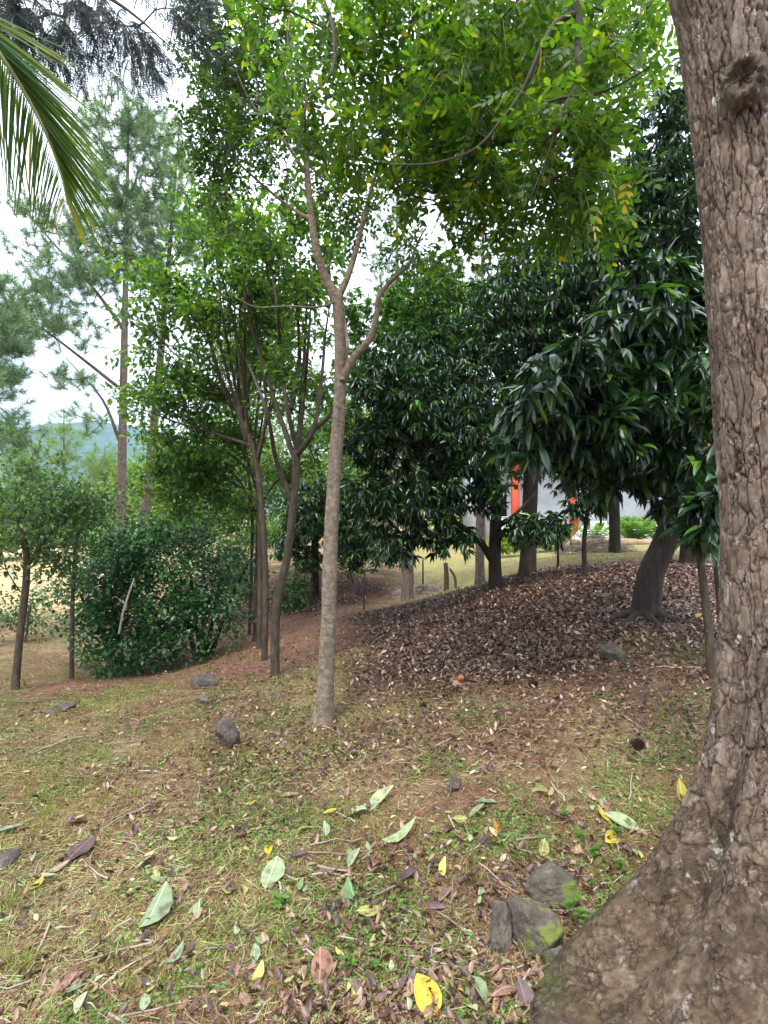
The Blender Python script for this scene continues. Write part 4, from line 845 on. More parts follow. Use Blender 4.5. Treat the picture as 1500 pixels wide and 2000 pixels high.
# ------------------------------------------------------------------ house beyond the mound
def house():
    d = 23.; b = G(1150, d); gz_ = b[2]; t = thing('house', 'pale blue and white house with orange red pillars seen through the mango trunks', 'house', (b[0], d, gz_))
    wall = plain('pale_render', (.66, .7, .78), .8, (.5, .54, .6), 1.2); white = plain('white_paint', (.78, .78, .78), .7, (.7, .7, .7), 3); red = plain('orange_red_paint', (.62, .1, .045), .6, (.55, .08, .04), 3)
    dark = plain('dark_glass', (.03, .035, .04), .15, (.02, .02, .025), 3, 0, .6); rf = plain('roof_sheet', (.35, .12, .08), .7, (.28, .1, .07), 3)
    def x(px): return (px - 750) / F * d
    x0, x1 = x(950), x(1480)
    g = Geo(); zc = gz_ + 1.9; wins = [(x(985), .8), (x(1395), 1.1)]
    xs = [x0] + sum([[a - w / 2, a + w / 2] for a, w in wins], []) + [x1]
    for i in range(0, len(xs), 2): g.box(((xs[i] + xs[i + 1]) / 2, d + 1.1, gz_ + 1.75), (xs[i + 1] - xs[i], .2, 4.1))
    for a, w in wins:
        g.box((a, d + 1.1, gz_ + .35), (w, .2, 1.3)); g.box((a, d + 1.1, gz_ + 3.1), (w, .2, 1.4))
    g.box((x0 + .1, d + 4, gz_ + 1.75), (.2, 5.6, 4.1)); g.box((x1 - .1, d + 4, gz_ + 1.75), (.2, 5.6, 4.1))
    g.obj('wall', wall, t)
    for a, w in wins:
        g = Geo(); g.box((a, d + 1.12, gz_ + 1.7), (w, .04, 1.4)); wo = g.obj('window', dark, t)
        g = Geo()
        for dx in (-w / 2 + .03, 0, w / 2 - .03): g.box((a + dx, d + 1.06, gz_ + 1.7), (.05, .05, 1.39))
        for dz in (-.66, .66): g.box((a, d + 1.052, gz_ + 1.7 + dz), (w - .01, .05, .05))
        fr = g.obj('window_frame', white, t)
    for px in (1010, 1126, 1318):
        g = Geo(); g.box((x(px), d + .3, gz_ + 1.75), (.3, .3, 3.9)); g.box((x(px), d + .3, gz_ + .1), (.36, .36, .5)); g.obj('pillar', red, t)
    g = Geo(); g.box(((x0 + x1) / 2, d + .6, gz_ + 3.76), (x1 - x0 + .8, 1.9, .12)); g.obj('porch_ceiling', white, t)
    g = Geo(); xa, xb = x0 - .6, x1 + .6
    V = np.array([(xa, d - .5, gz_ + 3.85), (xb, d - .5, gz_ + 3.85), (xb, d + 3.6, gz_ + 5.4), (xa, d + 3.6, gz_ + 5.4), (xb, d + 7.6, gz_ + 3.85), (xa, d + 7.6, gz_ + 3.85),
                  (xa, d - .5, gz_ + 3.95), (xb, d - .5, gz_ + 3.95), (xb, d + 3.6, gz_ + 5.5), (xa, d + 3.6, gz_ + 5.5), (xb, d + 7.6, gz_ + 3.95), (xa, d + 7.6, gz_ + 3.95)])
    g.add(V, [0, 3, 2, 1, 3, 5, 4, 2, 6, 7, 8, 9, 9, 8, 10, 11, 0, 1, 7, 6, 5, 11, 10, 4, 1, 2, 8, 7, 2, 4, 10, 8, 0, 6, 9, 3, 3, 9, 11, 5], [4] * 10); g.obj('roof', rf, t)
    # sloping white stair wall
    d2 = 21.2; b2 = G(1160, d2); t2 = thing('garden_wall', 'low white wall with a sloping left end in front of the house', 'wall', b2); z2 = b2[2]
    def q(px, py): return ((px - 750) / F * d2, EYE - (py - 1000) / F * d2)
    pr = [q(1098, 1075), q(1150, 1018), q(1185, 1018), q(1186, 1028), q(1330, 1030), q(1330, 1080)]
    V = np.array([(a, d2, c) for a, c in pr] + [(a, d2 + .22, c) for a, c in pr]); n = len(pr); L = list(range(n)) + list(range(2 * n - 1, n - 1, -1)); T = [n, n]
    for i in range(n): j = (i + 1) % n; L += [j, i, i + n, j + n]; T.append(4)
    g = Geo(); g.add(V, L, T); g.obj('wall', white, t2)
    c = Geo(); c.box(((q(1186, 0)[0] + q(1330, 0)[0]) / 2, d2 + .11, q(0, 1029)[1] + .03), (q(1330, 0)[0] - q(1186, 0)[0] - .02, .3, .06)); c.obj('coping', white, t2)
house()
g = Geo(); bb = G(1260, 18.5)
for i in range(7): g.box((bb[0] - 2.2 + i * .75, 18.5 + .05 * (i % 2), bb[2] + .06), (.7, .3, .2 + .03 * (i % 3)), None)
tag(g.obj('stone_edging', plain('sandstone', (.42, .3, .2), .9, (.3, .2, .13), 6, .5), None), 'low orange brown stone edging in front of the white wall', 'kerb')

def frond_plant(lab, px, d, h, n, mat='fern', name='fern_plant', grp='spiky plants by the white wall'):
    b = G(px, d); t = thing(name, lab, 'plant', b, grp)
    LV = Leaves(); k = n; ph = rng.random(k) * 6.28; el = rng.uniform(.5, 1.4, k)
    for f in np.linspace(.1, 1, 9):
        hor = np.stack([np.cos(ph), np.sin(ph), 0 * ph], 1); o = b + hor * (np.cos(el) * h * f)[:, None] + np.array([0, 0, 1.]) * (np.sin(el) * h * (f - .35 * f * f))[:, None]
        for s in (-1, 1):
            side = np.stack([-np.sin(ph), np.cos(ph), 0 * ph], 1) * s; LV.add(o, side + hor * .6 + np.array([0, 0, .2]), np.tile([0, 0, 1.], (k, 1)), .16 * h, .7)
    st = Geo()
    for i in range(k):
        fs = np.linspace(0, 1, 5); hor = np.array([math.cos(ph[i]), math.sin(ph[i]), 0])
        tube(st, np.array([b + hor * math.cos(el[i]) * h * f + np.array([0, 0, math.sin(el[i]) * h * (f - .35 * f * f)]) for f in fs]), np.full(5, .006), 3, cap=False)
    st.obj('stems', M[mat], t); bake_leaves('fronds', LV, LT_OVAL_S, M[mat], t)
frond_plant('tall spiky fern left in front of the white wall', 1160, 20.3, 1.2, 26); frond_plant('spiky fern in the middle of the white wall', 1240, 20.3, 1.5, 32); frond_plant('spiky fern near the right end of the white wall', 1285, 20.2, 1.1, 22)
for lab, bl in (('yellow green garden shrub left of the thick dark trunk', [(990, 1058, 17.5, 32, 22, .5), (975, 1066, 17.3, 22, 14, .4)]), ('green garden shrub between the thick dark trunk and the sloping wall end', [(1080, 1045, 18.5, 35, 24, .5), (1060, 1058, 18.3, 22, 14, .4)]),
                ('green leafy shrub at the right end of the garden wall', [(1350, 1035, 19, 35, 30, .5)])):
    b = G(bl[0][0], bl[0][2]); t = thing('garden_shrub', lab, 'shrub', b, 'garden shrubs by the house')
    tg = blobs(bl, 80); ch, td = grow([[b, b + [0, 0, .3]]], tg, .005, .2); chains_obj(t, ch, M['twig'])
    LV = Leaves(); scatter_small(LV, tg, td, 24, .2, .12, 1.); tree_leaves(t, LV, LT_OVAL_S, M['yshrub' if 'yellow' in lab else 'lightmango'], 0, 'foliage')

# brush piles
def brush(lab, px, d, rx, ry, hh, n):
    b = G(px, d); t = thing('brush_pile', lab, 'brush pile', b, 'piles of dead twigs'); g = Geo()
    for i in range(n):
        a_ = rng.random() * 6.28; r_ = rng.random() ** .6; p = b + np.array([math.cos(a_) * r_ * rx, math.sin(a_) * r_ * ry, hh * (1 - r_ * r_) * rng.random()])
        dv = unit(rng.normal(size=3) * np.array([1, .7, .3])) * rng.uniform(.15, .5); m = p + dv * .5 + rng.normal(size=3) * .04
        tube(g, np.array([p, m, p + dv]), np.array([.008, .006, .003]) * rng.uniform(.5, 1.3), 3, cap=False)
    o = g.obj('dead_twigs', M['straw'], t); o['kind'] = 'stuff'
brush('heap of grey dead twigs behind the mound crest', 1165, 12.5, .9, .8, .38, 700)
brush('low scatter of dead twigs near the thin posts in the valley', 835, 12.2, .7, .5, .16, 260)

# posts
for lab, px, d, h, r_, ln in [('thin pale post in the valley beneath the mango crown', 711, 9.6, .62, .018, 0), ('thin grey post right of the rough valley trunk', 826, 12.4, .75, .02, 0), ('thick short brown stump post beyond the mound edge', 872, 12.0, .62, .055, .02), ('broken leaning stake beside the short brown post', 889, 11.9, .45, .03, .12)]:
    b = G(px, d); g = Geo(); tube(g, *resample([b - [0, 0, .1], b + [0, 0, h * .5], b + [-ln, 0, h]], [r_ * 1.1, r_, r_ * .85], .08), 8, .12)
    tag(g.obj('wooden_post', M['bark_brown'], None, True), lab, 'post', 'wooden posts in the valley')

for lab, px, d, bl, n, mt in [('low loose bush behind the foot of the row trees', 470, 10.5, [(470, 1130, 10.5, 45, 50, .6), (440, 1090, 10.6, 40, 40, .6)], 110, 'lefttree'), ('small airy bush right of the row trees in the valley', 560, 11.0, [(560, 1175, 11, 35, 35, .5), (575, 1140, 11.2, 30, 30, .5)], 60, 'lefttree'),
      ('light green shrub just right of the pale trunk in the valley', 690, 12.6, [(685, 1075, 12.6, 35, 45, .6), (670, 1030, 12.6, 30, 40, .6)], 110, 'lightmango'), ('bright shrub seen between the row trunks and the far mango', 555, 16, [(555, 1040, 16, 40, 40, 1.), (500, 1050, 16, 50, 30, 1.)], 140, 'rowleaf'),
      ('wide bush beyond the dark shrubs at the field edge', 400, 15, [(380, 1040, 15, 70, 40, 1.), (330, 1060, 15, 50, 30, 1.)], 150, 'lefttree'), ('bush at the valley end under the left mango tree', 760, 15, [(750, 1075, 15, 50, 35, .9), (720, 1040, 15, 40, 30, .9)], 120, 'rowleaf')]:
    b = G(px, d); t = thing('bush', lab, 'bush', b, 'small bushes in the valley'); tg = blobs(bl, n, .6); ch, td = grow([[b, b + [0, 0, .15]]], tg, .005, .25, .4, .04, 2.3, .03); chains_obj(t, ch, M['twig'], 'branches')
    LV = Leaves(); scatter_small(LV, tg, td, 24, .22, .09, 1., .5); tree_leaves(t, LV, LT_OVAL_S, M[mt], 0, 'foliage')

# ------------------------------------------------------------------ palm frond hanging in at the top left
def palm(lab, pts, rad, nl, ll, grp=None):
    P_, r_ = resample([np.array(p) for p in pts], rad, .05); t = thing('palm_frond', lab, 'palm frond', P_[0], grp)
    g = Geo(); tube(g, P_, r_, 7); g.obj('rachis', M['yshrub'] if 0 else plain('palm_stem', (.3, .33, .12), .5, (.2, .24, .08), 9), t, True)
    fs = np.linspace(.1, .995, nl); al = np.linspace(0, 1, len(P_)); T = unit(np.gradient(P_, axis=0)); tpl = []
    for w in range(3):
        V = []; m = 7
        for k in range(m):
            s = k / (m - 1); wd = .0165 * (1 - s) ** .6 * (.35 + .65 * min(1, s * 6)); z = -(.04 + .07 * w) * s * s
            V += [(-wd, s, z + wd * .6), (0, s, z), (wd, s, z + wd * .6)]
        L = []; Tt = []
        for k in range(m - 1):
            a = 3 * k; L += [a, a + 1, a + 4, a + 3, a + 1, a + 2, a + 5, a + 4]; Tt += [4, 4]
        tpl.append(np.array(V)); 
    Ls = (L, Tt); meshes = [make_mesh('leaflet', tpl[w], Ls[0], Ls[1], M['palm'], np.full(21, .15 + .35 * (w % 3)), True) for w in range(3)]
    my = make_mesh('leaflet', tpl[1], Ls[0], Ls[1], M['palm'], np.full(21, .97), True)
    for i, f in enumerate(fs):
        c = np.array([np.interp(f, al, P_[:, k]) for k in range(3)]); tv = unit(np.array([np.interp(f, al, T[:, k]) for k in range(3)]))
        side = unit(np.array([-tv[2], .25, tv[0]])); prof = math.sin(math.pi * min(1, .22 + f * .72)) ** .6
        for s in (-1, 1):
            d_ = unit(side * s * (.9 if s < 0 else .42) * (1 - .35 * f) + tv + np.array([0, .1 * s, -.12]) + rng.normal(size=3) * .04); n_ = unit(np.array([.25 * s, -1., .35]) + rng.normal(size=3) * .25)
            Xv = unit(np.cross(d_, n_)); Nv = np.cross(Xv, d_); Lc = ll * prof * rng.uniform(.85, 1.08)
            me = my if (rng.random() < .06 or f > .93) else meshes[int(rng.integers(3))]
            o = bpy.data.objects.new('leaflet', me); C.objects.link(o); o.parent = t; pl = t.location
            o.matrix_local = Matrix(((Xv[0] * Lc, d_[0] * Lc, Nv[0] * Lc, c[0] - pl.x), (Xv[1] * Lc, d_[1] * Lc, Nv[1] * Lc, c[1] - pl.y), (Xv[2] * Lc, d_[2] * Lc, Nv[2] * Lc, c[2] - pl.z), (0, 0, 0, 1)))
palm('long green palm frond drooping into the top left corner', [W(-200, -60, 2.7), W(-85, 10, 2.75), W(-12, 90, 2.8), W(42, 170, 2.9), W(90, 260, 3.0), W(118, 335, 3.1), W(132, 400, 3.15)], [.018, .016, .014, .011, .009, .006, .003], 80, .66)

# dark feathery branches at the top left
def feathery():
    st = np.array([-3.4, 2.2, 3.2]); b = np.array([-4.6, 1.8, height(np.array([-4.6]), np.array([1.8]))[0]])
    t = thing('feathery_tree', 'dark feathery leaved branches silhouetted against the sky at the top left', 'tree', b)
    tp = stem(t, [b - [0, 0, .2], b, b + [.2, .3, 3.], b + [.6, 1, 5.2]], [.12, .11, .08, .05], M['bark_brown'], 'trunk', 14, .08, .08, .3, True)
    top = tp[-1]; sk = [tp[-10:]]
    sk.append(stem(t, [top, W(-50, -150, 3.6), W(120, -60, 3.6), W(250, 20, 3.6), W(320, 90, 3.6)], [.04, .03, .02, .01, .004], M['twig'], 'limb', 8, .1, .05, 0, True) if 0 else stem(t, [top, W(-50, -150, 3.6), W(120, -60, 3.6), W(250, 20, 3.6), W(330, 90, 3.6)], [.04, .03, .02, .01, .004], M['twig'], 'limb', 8, .1, .05, 0, True))
    tg = blobs([(60, 20, 3.6, 90, 30, .4), (170, 20, 3.6, 90, 40, .4), (240, 50, 3.6, 70, 40, .3), (330, 15, 3.6, 60, 40, .3), (360, 60, 3.6, 25, 40, .3), (120, 60, 3.6, 80, 30, .3), (280, 120, 3.6, 15, 20, .2), (20, 20, 3.6, 60, 40, .3)], 92, .9)
    ch, td = grow(sk, tg, .003, .15, -.2, .02, 2.3, .012); chains_obj(t, ch, M['twig'], 'twigs')
    LV = Leaves()
    # twice divided leaves: side stalks each carrying a comb of tiny leaflets
    n = len(tg); ax = unit(td * .4 + np.array([.5, 0, -.6]) + rng.normal(size=(n, 3)) * .35); Ls = rng.uniform(.7, 1.15, n)[:, None]
    for j in range(6):
        for s in (-1, 1):
            sv = unit(np.cross(ax, unit(np.array([0, 1., .2]) + rng.normal(size=(n, 3)) * .35))) * s; o = tg + ax * (.03 + .05 * j) * Ls; dv = unit(sv * .5 + ax * .65 + np.array([0, 0, -.45]) + rng.normal(size=(n, 3)) * .15)
            pv = unit(np.cross(dv, unit(rng.normal(size=(n, 3)) * .5 + [0, 1, 0])))
            for q in range(16):
                for s2 in (-1, 1): LV.add(o + dv * (.012 + .009 * q) * Ls - np.array([0, 0, .00025]) * q * q, pv * s2 + dv * .45, unit(np.array([0, 1., 0]) + rng.normal(size=(n, 3)) * .4), .018, .5)
    bake_leaves('foliage', LV, LT_ROUND, M['feather'], t)
feathery()

# ------------------------------------------------------------------ rocks
def rock_mat(name, a_, b_, moss=0):
    m, nt, out = mat_new(name); v = coords(nt); n = noise(nt, v, 9, 8, .7); n2 = noise(nt, v, 45, 4, .7)
    c = ramp(nt, n, [(.35, b_), (.65, a_)]); c = mixc(nt, ramp(nt, n2, [(.6, (0, 0, 0)), (.7, (.4, .4, .4))]), c, (.28, .26, .22))
    if moss: c = mixc(nt, ramp(nt, noise(nt, v, 9, 8, .7), [(.57 - moss * .12, (0, 0, 0)), (.61 - moss * .12, (1, 1, 1))]), c, mixc(nt, n2, (.06, .075, .012), (.17, .2, .035)))
    p = nd(nt, 'BsdfPrincipled', Roughness=.9); nt.links.new(c, p.inputs['Base Color'])
    b = nd(nt, 'Bump', Strength=.9, Distance=.015); nt.links.new(n2, b.inputs['Height']); nt.links.new(b.outputs[0], p.inputs['Normal']); nt.links.new(p.outputs[0], out.inputs[0]); return m
RM = [rock_mat('grey_rock', (.17, .145, .11), (.045, .034, .025)), rock_mat('mossy_rock', (.14, .12, .085), (.045, .036, .026), .38), rock_mat('brown_rock', (.12, .095, .075), (.04, .03, .024))]
import bmesh
def rock(lab, px, py, size, mat, seed, planes=9, sink=.25, rz=0.):
    b = hit(px, py); bm = bmesh.new(); bmesh.ops.create_icosphere(bm, subdivisions=5, radius=1.)
    r_ = np.random.default_rng(seed); V = np.array([v.co[:] for v in bm.verts])
    for _ in range(planes):
        n = unit(r_.normal(size=3)); h = r_.uniform(.45, .8); dd = V @ n - h; V = V - np.clip(dd, 0, None)[:, None] * n * .93
    V = V * (1 + .16 * (fbm(V * 2.3 + seed, 4, seed) - .5)[:, None] * 2) + (.10 * (fbm(V * 6 + seed, 4, seed) - .5))[:, None] * unit(V)
    size = np.array(size) * 1.3; V = V * size * .72; c, s = math.cos(rz), math.sin(rz); V = V @ np.array([[c, s, 0], [-s, c, 0], [0, 0, 1]])
    for v, co in zip(bm.verts, V): v.co = co
    me = bpy.data.meshes.new('rock'); bm.to_mesh(me); bm.free(); me.materials.append(RM[mat]); 
    o = link('rock', me, None, (b[0], b[1], b[2] + size[2] * .72 * (.62 - sink)))
    tag(o, lab, 'rock', 'rocks on the slope'); return o
rock('brown rounded rock on the slope just below the row of thin trees', 405, 1342, (.17, .15, .13), 2, 3)
rock('small grey stone in front of the brown rounded rock', 396, 1374, (.075, .07, .055), 0, 5)
rock('dark angular upright rock left of the pale tree foot', 443, 1458, (.095, .1, .14), 2, 8, 7, .1)
rock('low brown stone at the far left of the slope', 132, 1388, (.1, .1, .06), 2, 12)
rock('flat brown stone left of the low brown stone', 98, 1392, (.1, .1, .035), 2, 13)
rock('mossy angular stone in the leaf litter of the mound', 1197, 1288, (.14, .13, .1), 1, 17, 8)
rock('pointed grey stone half sunk in the grass near the centre', 886, 1545, (.05, .05, .06), 2, 21)
rock('flat grey stone under the dark shrub edge', 175, 1316, (.2, .15, .06), 0, 23)
rock('grey flat rock behind the mossy boulder at the root', 1090, 1748, (.15, .1, .085), 1, 26, 9, .2, .3)
rock('mossy grey boulder beside the root of the near tree', 1045, 1850, (.125, .115, .15), 1, 29, 8, .15)
rock('dark flat slab leaning left of the mossy boulder', 978, 1838, (.06, .09, .10), 0, 33, 7, .2)
rock('brown stone cut by the left border in the near grass', 8, 1692, (.07, .07, .05), 2, 35)
rock('little grey stone at the root beside the mossy boulder', 1085, 1890, (.06, .06, .06), 0, 38)
rock('grey stone lying beyond the leaning mango trunk foot', 1180, 1172, (.12, .08, .05), 1, 41)

# pine cones and a fruit
def cone(lab, px, py, r_):
    b = hit(px, py); g = Geo(); ncn = 70
    V, L, T = LT_ROUND
    t = thing('pine_cone', lab, 'pine cone', b, 'dark pine cones in the grass')
    c0 = b + np.array([0, 0, r_ * .75]); tube(g, np.array([c0 - [r_ * .9, 0, 0], c0, c0 + [r_ * .9, 0, 0]]), np.array([r_ * .3, r_ * .6, r_ * .2]), 8); g.obj('core', M['bark_mango'], t)
    LVc = Leaves(); k = np.arange(ncn); ph = k * 2.4; f = k / ncn * 2 - 1; rad = np.sqrt(1 - f * f * .8) * r_ * .55
    o = c0 + np.stack([f * r_ * .9, np.cos(ph) * rad, np.sin(ph) * rad], 1); d = np.stack([f * .2 + .5, np.cos(ph), np.sin(ph)], 1); LVc.add(o, d, np.tile([1., 0, 0], (ncn, 1)), r_ * .6, 1.)
    bake_leaves('scales', LVc, LT_ROUND, M['litter'], t, rnd=np.full(ncn, .05))
cone('dark pine cone on open grass right of the pale tree foot', 826, 1385, .028); cone('pine cone below the mound litter edge', 1040, 1342, .035); cone('pine cone in green patch left of the near trunk', 1243, 1465, .035); cone('small dark cone just left of the bigger one below the mound', 988, 1343, .022)
b = hit(900, 1330); bm = bmesh.new(); bmesh.ops.create_uvsphere(bm, u_segments=20, v_segments=14, radius=.03)
for v in bm.verts: v.co.z *= .85; v.co *= 1 + .1 * math.sin(v.co.x * 90) * math.sin(v.co.y * 70)
me = bpy.data.meshes.new('fallen_fruit'); bm.to_mesh(me); bm.free(); me.materials.append(plain('orange_fruit', (.55, .17, .02), .5, (.3, .09, .02), 40)); tag(link('fallen_fruit', me, None, (b[0], b[1], b[2] + .02)), 'small orange fallen fruit on the grass below the mound', 'fruit')

# ------------------------------------------------------------------ ground cover
def spread(n, y0=1075, y1=2150, x0=-480, x1=1650, pw=1.):
    n = int(n * (x1 - x0) / 1800)
    py = y0 + (y1 - y0) * rng.random(n) ** pw; px = rng.uniform(x0, x1, n); d = EYE * F / (py - 1000) * rng.uniform(.9, 1.12, n)
    x = (px - 750) / F * d; return x, d
def at_ground(x, y): return np.stack([x, y, height(x, y)], 1)
def flat_dirs(x, y, lift=.1, tilt=.15):
    N = gnormal(x, y); a_ = rng.random(len(x)) * 6.283; d = np.stack([np.cos(a_), np.sin(a_), np.zeros(len(x))], 1); d = d - N * (d * N).sum(1)[:, None]
    d = unit(d + N * (lift + tilt * rng.normal(size=(len(x), 1)))); return d, unit(N + rng.normal(size=N.shape) * .25)
def green_mask(x, y):
    n = fbm(np.stack([x * 1.5, y * 1.5, 0 * x], -1), 4, 71); return np.clip((n - .485) * 7, 0.04, 1) * (1 - litter_mask(x, y)) * (1 - .7 * red_mask(x, y))
# dry needles and thatch
x, y = spread(150000); p = at_ground(x, y); p[:, 2] += .003; d, n = flat_dirs(x, y, .03, .12); LV = Leaves(); sc_ = np.clip(y / 3.0, .8, 2.5)
p[:, 2] += .022 * rng.random(len(x)) ** 2; LV.add(p, d, n, rng.uniform(.03, .10, len(x)) * sc_ ** .4, .036 * sc_ ** .6)
o = bake_leaves('needle_litter', LV, LT_NEEDLE, M['needle'], None); tag(o, 'dry pine needles and cut stalks covering the soil', None, None, 'stuff')
# short grass
x, y = spread(260000); k = rng.random(len(x)) < green_mask(x, y); x, y = x[k], y[k]; p = at_ground(x, y); N = gnormal(x, y); d = unit(N * .5 + rand_dir(len(x)) * .7 + [0, 0, .1]); sc_ = np.clip(y / 3.0, .8, 3)
LV = Leaves(); LV.add(p, d, rand_dir(len(x)), rng.uniform(.015, .045, len(x)) * sc_ ** .3, .09 * sc_ ** .5)
o = bake_leaves('grass', LV, LT_BLADE, M['grass'], None); tag(o, 'short mown grass growing in patches', None, None, 'stuff')
# tiny broad ground cover
x, y = spread(150000, 1150); gm = np.clip((fbm(np.stack([x * 3.1, y * 3.1, 0 * x], -1), 3, 77) - .5) * 6, 0, 1) * (1 - litter_mask(x, y)); k = rng.random(len(x)) < gm; x, y = x[k], y[k]
p = at_ground(x, y); p[:, 2] += rng.uniform(.003, .02, len(x)); d, n = flat_dirs(x, y, .2, .25); LV = Leaves(); LV.add(p, d, n, rng.uniform(.008, .02, len(x)) * np.clip(y / 3, .8, 2) ** .5, 1.1)
o = bake_leaves('ground_cover', LV, LT_ROUND, M['clover'], None); tag(o, 'low clover like ground cover in green patches', None, None, 'stuff')
# leaf litter
x, y = spread(300000, 1085, 1500, 400, 1700); k = rng.random(len(x)) < np.maximum(litter_mask(x, y) ** 1.6, .1); x, y = x[k], y[k]
x2, y2 = spread(20000, 1100, 2150); k = rng.random(len(x2)) < np.clip((fbm(np.stack([x2 * 1.3, y2 * 1.3, 0 * x2], -1), 3, 83) - .4) * 5, .2, 1); x2, y2 = x2[k], y2[k]; x = np.r_[x, x2]; y = np.r_[y, y2]
p = at_ground(x, y); p[:, 2] += .014; d, n = flat_dirs(x, y, .08, .3); n = unit(n + rng.normal(size=n.shape) * .45); LV = Leaves()
lm = litter_mask(x, y); LV.add(p, d, n, np.where(lm > .3, rng.uniform(.016, .054, len(x)) * rng.choice([.7, 1., 1.5], len(x), p=[.4, .45, .15]), rng.uniform(.012, .05, len(x))), rng.uniform(.8, 1.3, len(x)))
dat = LV.cat(); nearm = y < 3.6
for km_, tp_, txt in ((nearm, LT_LITTER, 'scattered brown dead leaves on the near grass'), (~nearm, kite(.45, .22, .7, -.25), 'brown dead leaves carpeting the mound')):
    tag(bake_leaves('leaf_litter', dat, tp_, M['litter'], None, km_), txt, None, None, 'stuff')
# long cut grass stalks lying on the ground
x, y = spread(50000); k = rng.random(len(x)) < (1 - litter_mask(x, y)) * (1 - .8 * red_mask(x, y)) * np.maximum(np.clip((fbm(np.stack([x * 1.6, y * 1.6, 0 * x], -1), 3, 79) - .55) * 6, .07, 1), np.clip((-x - .75) * 2, 0, .9) * (y < 2.8)); x, y = x[k], y[k]
p = at_ground(x, y); p[:, 2] += rng.uniform(.004, .02, len(x)); d, n = flat_dirs(x, y, .02, .1); LV = Leaves(); LV.add(p, d, n, rng.uniform(.04, .12, len(x)), .035 * np.clip(y / 3, .8, 2.5) ** .6)
o = bake_leaves('cut_grass', LV, LT_BLADE, leaf_mat('cut_grass_stalk', [(0, (.16, .22, .05)), (.5, (.31, .35, .11)), (1, (.5, .46, .24))], .6, .2, 1.2), None); tag(o, 'pale cut grass stalks lying in swathes', None, None, 'stuff')
# thin fallen twigs
g = Geo(); x, y = spread(260, 1180)
for xi, yi in zip(x, y):
    a_ = rng.random() * 6.28; L_ = rng.uniform(.06, .28); m_ = 5; q_ = np.linspace(-.5, .5, m_)[:, None] * L_ * np.array([[math.cos(a_), math.sin(a_)]]) + rng.normal(size=(m_, 2)) * L_ * .03 + [xi, yi]
    tube(g, np.c_[q_, height(q_[:, 0], q_[:, 1]) + .012 + .01 * rng.random(m_)], np.linspace(.004, .0018, m_) * rng.uniform(.6, 1.4), 5, cap=False)
tag(g.obj('fallen_twigs', M['straw'], None, True), 'thin dry twigs lying about on the ground', None, None, 'stuff')
# small pale green cut leaves
x, y = spread(3000, 1180); k = litter_mask(x, y) < .3; x, y = x[k], y[k]; p = at_ground(x, y); p[:, 2] += .012; d, n = flat_dirs(x, y, .06, .15); LV = Leaves(); LV.add(p, d, n, rng.uniform(.012, .045, len(x)), .8)
o = bake_leaves('cut_leaves', LV, LT_OVAL, leaf_mat('cut_green', [(0, (.14, .23, .07)), (.6, (.26, .35, .15)), (1, (.42, .48, .27))], .5, .15, 1.2), None); tag(o, 'scraps of pale green cut leaves strewn over the grass', None, None, 'stuff')

# individual fallen leaves
FM = {}
for key, mt in FL.items():
    FM[key] = []
    for v in range(6):
        k_ = 1 if v < 3 else .72; lt = leaf_tpl((.07, .2, .4, .62, .82, .94), tuple(k_ * q for q in (.07, .16, .215, .2, .13, .055)), (.05, .3, -.15, .5, .15, -.3)[v], (-.05, .3, -.35, .1, -.2, .2)[v], .0)
        Vv = lt[0].copy(); Vv[:, 0] += (.05, -.08, .06, .12, -.1, .03)[v] * np.sin(np.pi * Vv[:, 1]); Vv[:, 2] += .05 * (fbm(Vv * 4 + 7 * v, 2, 90 + v) - .5) * 2
        FM[key].append(make_mesh('fallen_leaf', Vv, lt[1], lt[2], mt, None, True))
def fallen(px, py, lpx, ang, key, lab, grp=None, wide=1.):
    lpx *= 1.02; wide *= 1.1
    b = hit(px, py); x = np.array([b[0]]); y = np.array([b[1]]); N = unit(gnormal(x, y)[0] + rng.normal(size=3) * (.1 if lpx > 50 else .24))
    a_ = R(ang); d = np.array([math.cos(a_), math.sin(a_) * 1.6, 0]); d = unit(d - N * (d @ N)); X = np.cross(d, N)
    L = lpx / F * b[1] * math.hypot(math.cos(a_), math.sin(a_) * 1.5)
    o = bpy.data.objects.new('fallen_leaf', random.choice(FM[key])); C.objects.link(o); c = b + np.array([0, 0, .024]) - d * L / 2; wl = L * wide
    o.matrix_world = Matrix(((X[0] * wl, d[0] * L, N[0] * L, c[0]), (X[1] * wl, d[1] * L, N[1] * L, c[1]), (X[2] * wl, d[2] * L, N[2] * L, c[2]), (0, 0, 0, 1)))
    tag(o, lab, 'leaf', grp or 'fallen leaves in the grass')
